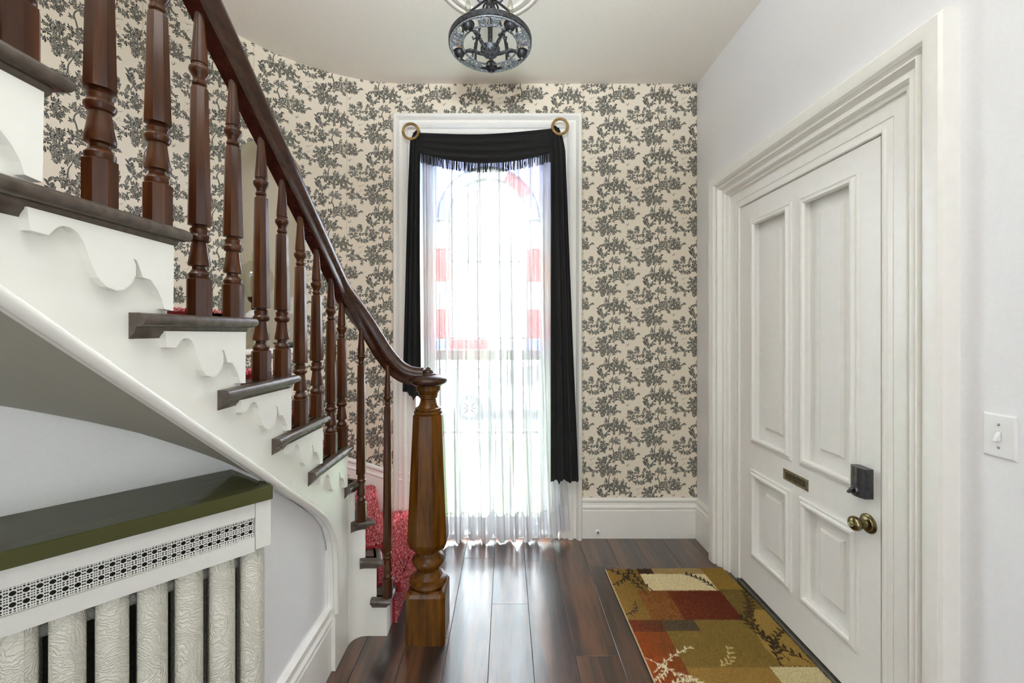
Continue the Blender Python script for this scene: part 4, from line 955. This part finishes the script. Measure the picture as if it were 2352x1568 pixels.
# ================================================================== CURTAINS
def tx(px, Y=2.62): return (px-1162)*Y/925
shc = empty('sheer_curtain', (WC, 2.66, 0), 'long white sheer curtain hanging over the tall window', 'curtain')
def cpt(u, f):
    # u across 0..1, f 0 top .. 1 bottom
    x0 = -.565+.02*f; x1 = .362+.055*f**3
    x = x0+(x1-x0)*u
    fold = .018*math.sin(2*PI*(u*11+.25*math.sin(7*u)))+.011*math.sin(2*PI*(u*23+.3)+3*u)+.006*math.sin(2*PI*u*47+1)
    x += .010*math.sin(2*PI*u*13+.8+.6*f)
    big = .020*math.sin(2*PI*(u*4.2+.1))*f
    zb = .016+.014*math.sin(2*PI*(u*6.3+.2))+.010*math.sin(2*PI*u*11)
    if u > .80: zb += (u-.80)*.32*(1-.0)
    if u < .12: zb -= .02
    z = 2.62+(zb-2.62)*f
    return (x, 2.672+fold*(.55+.6*f)+big*.6-.02*f, z)
NU, NF = 260, 26; FH = .935
obj('sheer_panel', MB().grid([[cpt(i/NU, FH*j/NF) for i in range(NU+1)] for j in range(NF+1)]), M['sheer'], shc, smooth=80, fix=False)
obj('hem', MB().grid([[cpt(i/NU, FH+(1-FH)*j/5) for i in range(NU+1)] for j in range(6)]), M['hem'], shc, smooth=80, fix=False, label='denser double-layer bottom hem')
hl = MB().tube([(lambda p: (p[0], p[1]-.001, p[2]))(cpt(i/NU, FH)) for i in range(0, NU+1, 2)], .0012, 4)
obj('hem_stitch', hl, paint('grey_stitch', (.45, .45, .46), .8, 0), shc)
obj('curtain_rod', MB().lathe([(.006, WX0+.003), (.006, WX1-.003)], None, 10, fn=lambda a_, b_, hh: (hh, 2.70+a_, 2.615+b_)), M['trim'], shc, smooth=40)

scf = empty('window_scarf', (WC, 2.6, 2.6), 'black scarf valance draped through two rings, with fringe and long tails', 'curtain')
# swag
def swag(u, v):
    x = tx(950)+(tx(1284)-tx(950))*u
    zt = 1.4+(757-(303+(292-303)*u+13*math.sin(PI*u)))*2.60/925
    zb_ = 1.4+(757-(344-2*u+35*math.sin(PI*u)**.85))*2.60/925
    z = zt+(zb_-zt)*v
    pl = .010*math.sin(2*PI*(v*3.5+.35*math.sin(PI*u)))*math.sin(PI*u)**.5
    return (x, 2.605-.035*math.sin(PI*u)*(.4+.6*v)-pl, z)
sgm = MB().grid([[swag(i/60, j/24) for i in range(61)] for j in range(25)])
sw_ = obj('swag', sgm, M['scarf'], scf, smooth=80, fix=False)
fg = MB(); rf = random.Random(3)
for k_ in range(230):
    u = (k_+.5+rf.uniform(-.3, .3))/230
    p = swag(u, 1.0); L = .060*rf.uniform(.88, 1.05); jx = rf.uniform(-.003, .003); jy = rf.uniform(-.004, .004)
    fg.tube([(p[0], p[1], p[2]+.004), (p[0]+jx*.4, p[1]+jy, p[2]-L*.5), (p[0]+jx, p[1]+jy, p[2]-L)], .0021, 5, up=(0, 1, 0))
fo = obj('fringe', fg, M['scarf'], sw_, fix=False); fo['kind'] = 'stuff'
def tail(edge, jag):
    # edge: rows of (y, left x, right x) down the photo, on the plane of the scarf; jag: ragged hem
    YT = 2.60; ys_ = [e[0] for e in edge]; rows = []
    for j in range(41):
        f = j/40; py = ys_[0]+(ys_[-1]-ys_[0])*f**1.25; a_ = tx(float(np.interp(py, ys_, [e[1] for e in edge])), YT); c_ = tx(float(np.interp(py, ys_, [e[2] for e in edge])), YT); row = []
        for i in range(37):
            u = i/36
            y = YT-(.016*math.sin(2*PI*(u*3.1+.15))+.007*math.sin(2*PI*(u*7+.4*f))+.02*math.sin(PI*u))*min(1, .25+2.5*f)
            z = 1.4+(757-py)*YT/925+f**6*float(np.interp(u, [p[0] for p in jag], [p[1] for p in jag]))
            row.append((a_+(c_-a_)*u, y, z))
        rows.append(row)
    return obj('tail', MB().grid(rows), M['scarf'], scf, smooth=80, fix=False)
tail([(299, 957, 965), (306, 950, 966), (325, 942, 966), (420, 939, 966), (600, 934, 966), (905, 926, 969)], [(0, .02), (.3, .01), (.45, -.01), (.55, -.04), (.75, -.01), (1, -.03)])
tail([(289, 1267, 1276), (296, 1265, 1284), (310, 1264, 1291), (345, 1264, 1298), (520, 1264, 1304), (800, 1264, 1315), (1104, 1264, 1328)], [(0, .0), (.25, .005), (.30, -.018), (.36, .012), (.5, .01), (.62, .0), (.95, -.005), (1, .012)])
for (px, py, side) in ((944, 303, 'left'), (1286, 292, 'right')):
    x = tx(px, 2.60); z = 1.4+(757-py)*2.60/925
    ro = empty('curtain_ring', (x, 2.60, z), f'golden wooden ring holding the black scarf at the upper {side} of the window', 'ring')
    obj('hoop', MB().grid([[(x+(.049+.0090*math.cos(b_))*math.cos(a_), 2.592+.0090*math.sin(b_), z+(.049+.0090*math.cos(b_))*math.sin(a_)) for b_ in [2*PI*q_/10 for q_ in range(10)]] for a_ in [2*PI*k_/40 for k_ in range(41)]], closed=True), M['ringwood'], ro, smooth=60)
    s_ = -1 if side == 'left' else 1
    obj('holder', MB().tube([(x+s_*.012, 2.68, z-.05), (x+s_*.010, 2.64, z-.052), (x+s_*.006, 2.60, z-.045), (x+s_*.004, 2.592, z-.036)], .006, 8).box(x+s_*.012-.012, x+s_*.012+.012, 2.676, 2.684, z-.066, z-.034, c=.002), M['plastic'], ro, smooth=40)

# ================================================================== CHANDELIER
HX, HY, HZ = -.0733, 1.883, 2.724
med = MB().lathe([(.03, 0), (.262, 0), (.268, -.004), (.264, -.010), (.252, -.014), (.244, -.008), (.236, -.010), (.225, -.018), (.205, -.022), (.195, -.014), (.10, -.012), (.09, -.02), (.07, -.024), (.03, -.024)], (HX, HY, ZC), 72)
obj('trim_ceiling_medallion', med, M['ceiling'], smooth=30, label='round moulded white plaster medallion above the chandelier', cat='medallion', kind='structure')
ch = empty('chandelier', (HX, HY, HZ), 'black and pewter iron ring chandelier with five candle lights', 'chandelier')
def cyl(r, a, z): return (HX+r*math.cos(a), HY+r*math.sin(a), HZ+z)
rg_ = MB().lathe([(.186, .000), (.190, -.001), (.193, .002), (.194, .024), (.190, .027), (.187, .024), (.186, .000)], (HX, HY, HZ), 80)
obj('outer_band', rg_, M['irondark'], ch, smooth=30)
obj('outer_rim', MB().lathe([(.178, .004), (.178, -.001), (.182, -.003), (.188, -.003), (.190, 0), (.188, .004), (.178, .004)], (HX, HY, HZ), 80), M['ironlight'], ch, smooth=40)
obj('inner_rim', MB().lathe([(.126, .004), (.124, 0), (.126, -.003), (.131, -.003), (.134, 0), (.132, .004), (.126, .004)], (HX, HY, HZ), 64), M['ironlight'], ch, smooth=40)
CA = [PI/2+2*PI*k_/5 for k_ in range(5)]                             # one cup at the far side
for a in CA:
    c = cyl(.157, a, 0)
    cpo = obj('cup', MB().lathe([(.004, -.021), (.010, -.020), (.019, -.013), (.0245, -.002), (.026, .004), (.029, .006), (.029, .009), (.025, .010), (.012, .010)], c, 24), M['irondark'], ch, smooth=40)
    obj('cup_screw', MB().lathe([(.001, -.026), (.005, -.024), (.005, -.019)], c, 12), M['ironlight'], cpo, smooth=40)
    sl = obj('candle_sleeve', MB().lathe([(.0105, .010), (.0105, .052), (.006, .053)], c, 16), M['sleeve'], ch, smooth=40)
    obj('bulb', MB().lathe([(.005, .052), (.008, .056), (.0125, .070), (.0135, .080), (.011, .095), (.007, .108), (.003, .118), (.001, .124)], c, 16), M['bulb'], sl, smooth=60)
    # arm from the hub to the ring, with a knuckle and a scroll
    ar = MB().tube([cyl(r, a, z_) for r, z_ in ((.030, -.028), (.055, -.020), (.080, -.006), (.100, .002), (.118, .004), (.130, .002))], [.010, .0085, .0075, .0095, .0075, .008], 8)
    ar.tube([cyl(r, a+o, z_) for r, o, z_ in ((.098, 0, .0), (.092, .12, -.010), (.100, .22, -.014), (.108, .16, -.010))], .004, 6)
    ar.tube([cyl(r, a+o, z_) for r, o, z_ in ((.098, 0, .0), (.092, -.12, -.010), (.100, -.22, -.014), (.108, -.16, -.010))], .004, 6)
    obj('arm', ar, M['iron'], ch, smooth=50)
    # cast scrolls either side of each divider between two cups
    mid = a+PI/5
    dv = MB().box(-.005, .005, .130, .182, -.003, .003, fn=lambda x, r, z_, m_=mid: (HX+r*math.cos(m_)-x*math.sin(m_), HY+r*math.sin(m_)+x*math.cos(m_), HZ+z_))
    dv.lathe([(.001, -.006), (.006, -.004), (.006, .003)], cyl(.138, mid, 0), 10)
    obj('divider', dv, M['ironlight'], ch, smooth=40)
    for s_ in (-1, 1):
        sm_ = MB(); pts = []
        for k_ in range(15):
            f = k_/14; an = f*1.55*2*PI*.82; rd = .0225*(1-.62*f)
            pts.append((.156+rd*math.cos(an+2.6), s_*(.165-rd/.156*math.sin(an+2.6)*.95)))
        sm_.tube([cyl(r, mid+o, -.001) for r, o in pts], [.0044-.0016*k_/14 for k_ in range(15)], 6)
        sm_.tube([cyl(r, mid+s_*o, -.001) for r, o in ((.176, .06), (.177, .14), (.171, .22), (.176, .30), (.181, .33))], .0032, 6)
        sm_.tube([cyl(r, mid+s_*o, -.001) for r, o in ((.134, .12), (.138, .24), (.146, .31), (.150, .27))], .0032, 6)
        lf_ = []
        for k_ in range(9):
            f = k_/8; lf_.append((.146+.026*f, s_*(.13+.09*f)))
        sm_.tube([cyl(r, mid+o, -.002) for r, o in lf_], [.001+.0095*math.sin(PI*k_/8)**.8 for k_ in range(9)], 8, flat=.35)
        obj('scroll', sm_, M['ironlight'], ch, smooth=60)
hubc = (HX, HY, HZ)
obj('hub', MB().lathe([(.001, -.058), (.006, -.056), (.007, -.050), (.016, -.048), (.034, -.038), (.044, -.024), (.046, -.012), (.040, -.006), (.030, -.004), (.012, 0)], hubc, 32), M['iron'], ch, smooth=40)
stz = ZC-HZ
obj('stem', MB().lathe([(.011, -.004), (.011, .09), (.017, .095), (.017, .105), (.012, .11), (.012, .20), (.018, .205), (.018, .225), (.010, .23), (.010, stz-.03)], hubc, 16), M['irondark'], ch, smooth=40)
obj('canopy', MB().lathe([(.012, stz-.045), (.03, stz-.042), (.055, stz-.030), (.062, stz-.024)], hubc, 32), M['irondark'], ch, smooth=40)
for a in [PI/2+PI/5+2*PI*k_/5 for k_ in range(5)]:
    us = MB().tube([cyl(r, a, z_) for r, z_ in ((.132, .002), (.128, .06), (.118, .10), (.095, .14), (.070, .165), (.045, .19), (.018, .215))], [.006, .006, .007, .006, .0055, .0055, .006], 8)
    us.tube([cyl(r, a, z_) for r, z_ in ((.118, .095), (.136, .090), (.142, .072), (.134, .062))], .0045, 6)
    us.tube([cyl(.045+.017*math.cos(q_), a, .212+.017*math.sin(q_)) for q_ in [2*PI*k2/12 for k2 in range(13)]], .005, 6)
    obj('strap', us, M['irondark'], ch, smooth=50)

# ================================================================== NICHE THINGS
def nloc(s, d): return warc(s, d)
lx, ly = nloc(.895, .085)
lamp = empty('oil_lamp', (lx, ly, NZ0), 'old oil lamp with milky glass globe standing in the niche', 'lamp')
c = (lx, ly, NZ0)
obj('lamp_base', MB().lathe([(.055, 0), (.055, .008), (.035, .02), (.016, .05), (.014, .10), (.022, .12)], c, 24), M['globe'], lamp, smooth=40)
obj('oil_font', MB().lathe([(.02, .12), (.05, .14), (.062, .17), (.058, .20), (.03, .225), (.02, .23)], c, 28), M['plastic'], lamp, smooth=40)
obj('burner', MB().lathe([(.018, .23), (.022, .245), (.020, .27), (.034, .285), (.040, .30), (.040, .306), (.030, .308)], c, 24), metal('dark_burner_brass', (.03, .022, .01), (.09, .065, .03), .4), lamp, smooth=40)
obj('globe_shade', MB().lathe([(.040, .305), (.070, .325), (.095, .365), (.102, .41), (.092, .46), (.065, .495), (.042, .510), (.036, .520)], c, 36), M['globe'], lamp, smooth=60)
obj('chimney', MB().lathe([(.020, .31), (.024, .36), (.022, .50), (.020, .58)], c, 20), M['globe'], lamp, smooth=60)
dx_, dy_ = nloc(.74, .06)
dsh = empty('glass_dish', (dx_, dy_, NZ0), 'small shallow glass dish on the niche shelf', 'dish')
obj('bowl', MB().lathe([(.03, .0), (.03, .004), (.06, .018), (.075, .032), (.078, .032), (.062, .015), (.03, .006), (.001, .005)], (dx_, dy_, NZ0), 28), glass('green_grey_glass', (.42, .46, .44), .15), dsh, smooth=40)
# wall plate and small clock in the niche's right side
def nfr(s, d, z0):
    p = warc(s, d); a = PI/2+min(s, 1.6)/CR; n_ = Vector((-math.cos(a), -math.sin(a), 0)); t_ = Vector((-math.sin(a), math.cos(a), 0))
    return lambda x, y, z: tuple(Vector((p[0], p[1], z0))+t_*x+n_*y+Vector((0, 0, z)))
# these hang on the niche's curved right side: frame turned to face the stairs
def nside(th, z0):
    s = NS-NW*math.cos(th); d = ND*math.sin(th); p = Vector((*warc(s, d), z0)); q_ = Vector((*warc(NS-NW*math.cos(th+.05), ND*math.sin(th+.05)), z0)); t_ = (q_-p).normalized(); n_ = Vector((t_.y, -t_.x, 0))
    c0 = Vector((*warc(NS, .03), z0))
    if (c0-p).dot(n_) < 0: n_ = -n_
    return lambda x, y, z: tuple(p+t_*x+n_*y+Vector((0, 0, z)))
f1 = nside(.72, 1.555)
op = empty('outlet_plate', f1(0, 0, 0), 'cream outlet plate with dark slots on the side of the niche', 'outlet')
obj('plate', MB().box(-.035, .035, .001, .008, -.055, .055, fn=f1, c=.002), M['trim'], op)
sl_ = MB()
for z_ in (-.024, 0, .026): sl_.box(-.006, .006, .008, .010, z_-.009, z_+.009, fn=f1)
obj('slots', sl_, M['black'], op)
f2 = nside(.80, NZ0+.04)
clk = empty('desk_clock', f2(0, .02, -.04), 'small white box clock with dark dial on the niche shelf', 'clock')
obj('case', MB().box(-.03, .03, .003, .05, -.039, .055, fn=f2, c=.004), M['plastic'], clk)
obj('dial', MB().lathe([(.022, .05), (.022, .053), (.017, .054)], None, 24, fn=lambda a_, b_, hh: f2(a_, hh, .008+b_)), M['black'], clk, smooth=40)
obj('dial_centre', MB().lathe([(.010, .0535), (.009, .056)], None, 18, fn=lambda a_, b_, hh: f2(a_, hh, .008+b_)), M['plastic'], clk, smooth=40)

# ================================================================== OUTSIDE
GZ = -.80
obj('lawn', MB().box(-14, 14, 2.95, 8.0, GZ-.1, GZ), M['lawn'], label='pale green front lawn outside the window', cat='lawn', kind='structure')
obj('sidewalk', MB().box(-14, 14, 8.0, 8.85, GZ-.1, GZ+.01), M['pave'], label='pale concrete sidewalk beyond the lawn', cat='sidewalk', kind='structure')
obj('verge', MB().box(-14, 14, 8.85, 9.75, GZ-.1, GZ), M['lawn'], label='narrow green verge strip before the street', cat='grass', kind='structure')
obj('street', MB().box(-14, 14, 9.75, 24, GZ-.22, GZ-.08), paint('asphalt', (.30, .30, .31), .9, .2, 20, .1), label='grey street where the car is parked', cat='street', kind='structure')
carv = empty('car', (.55, 10.9, GZ-.08), 'silver car parked in the street beyond the window', 'car')
G0 = GZ-.08
side = [(-1.95, .35), (-1.98, .62), (-1.80, .78), (-1.05, .92), (-.45, 1.36), (.0, 1.45), (.9, 1.45), (1.55, 1.32), (2.15, .98), (2.45, .92), (2.50, .45), (2.40, .30), (-1.85, .28)]
cb_ = MB()
def cs(x, z): return .86 if z < .95 else .86-.28*(z-.95)/.5
rowA = [(.55+x, 10.9-cs(x, z), G0+z) for x, z in side]; rowB = [(.55+x, 10.9+cs(x, z), G0+z) for x, z in side]; nS = len(side)
cb_.add(rowA+rowB, [tuple(range(nS)), tuple(range(2*nS-1, nS-1, -1))]+[(i, (i+1) % nS, nS+(i+1) % nS, nS+i) for i in range(nS)])
obj('car_body', cb_, M['carpaint'], carv)
for xs in ([(-.85, .95), (-.40, 1.30), (.25, 1.38), (.25, .95)], [(.33, .95), (.33, 1.38), (1.0, 1.37), (1.35, 1.28), (1.55, .97)]):
    obj('side_window', MB().add([(.55+x, 10.9-cs(x, z)-.006, G0+z) for x, z in xs]+[(.55+x, 10.9-cs(x, z)+.01, G0+z) for x, z in xs], [(0, 1, 2, 3, 4)[:len(xs)], tuple(range(2*len(xs)-1, len(xs)-1, -1))]+[(i, (i+1) % len(xs), len(xs)+(i+1) % len(xs), len(xs)+i) for i in range(len(xs))]), M['carglass'], carv)
for x in (-1.45, 1.75):
    for yy in (10.9-.80, 10.9+.80):
        wo = obj('wheel', MB().lathe([(.20, -.10), (.31, -.10), (.335, -.07), (.335, .07), (.31, .10), (.20, .10)], None, 28, fn=lambda a_, b_, hh, x=x, yy=yy: (.55+x+a_, yy+hh, G0+.335+b_)), M['tyre'], carv, smooth=40)
        rm = MB().lathe([(.20, -.105), (.215, -.108), (.215, -.09), (.19, -.085)], None, 28, fn=lambda a_, b_, hh, x=x, yy=yy: (.55+x+a_, yy+hh, G0+.335+b_))
        for k_ in range(8):
            an = 2*PI*k_/8; rm.box(.03, .20, -.018, .018, -.105, -.088, fn=lambda r, q_, hh, x=x, yy=yy, an=an: (.55+x+r*math.cos(an)-q_*math.sin(an), yy+hh, G0+.335+r*math.sin(an)+q_*math.cos(an)))
        rm.lathe([(.001, -.11), (.045, -.108), (.045, -.09)], None, 16, fn=lambda a_, b_, hh, x=x, yy=yy: (.55+x+a_, yy+hh, G0+.335+b_))
        obj('rim', rm, M['ironlight'], wo, smooth=40)
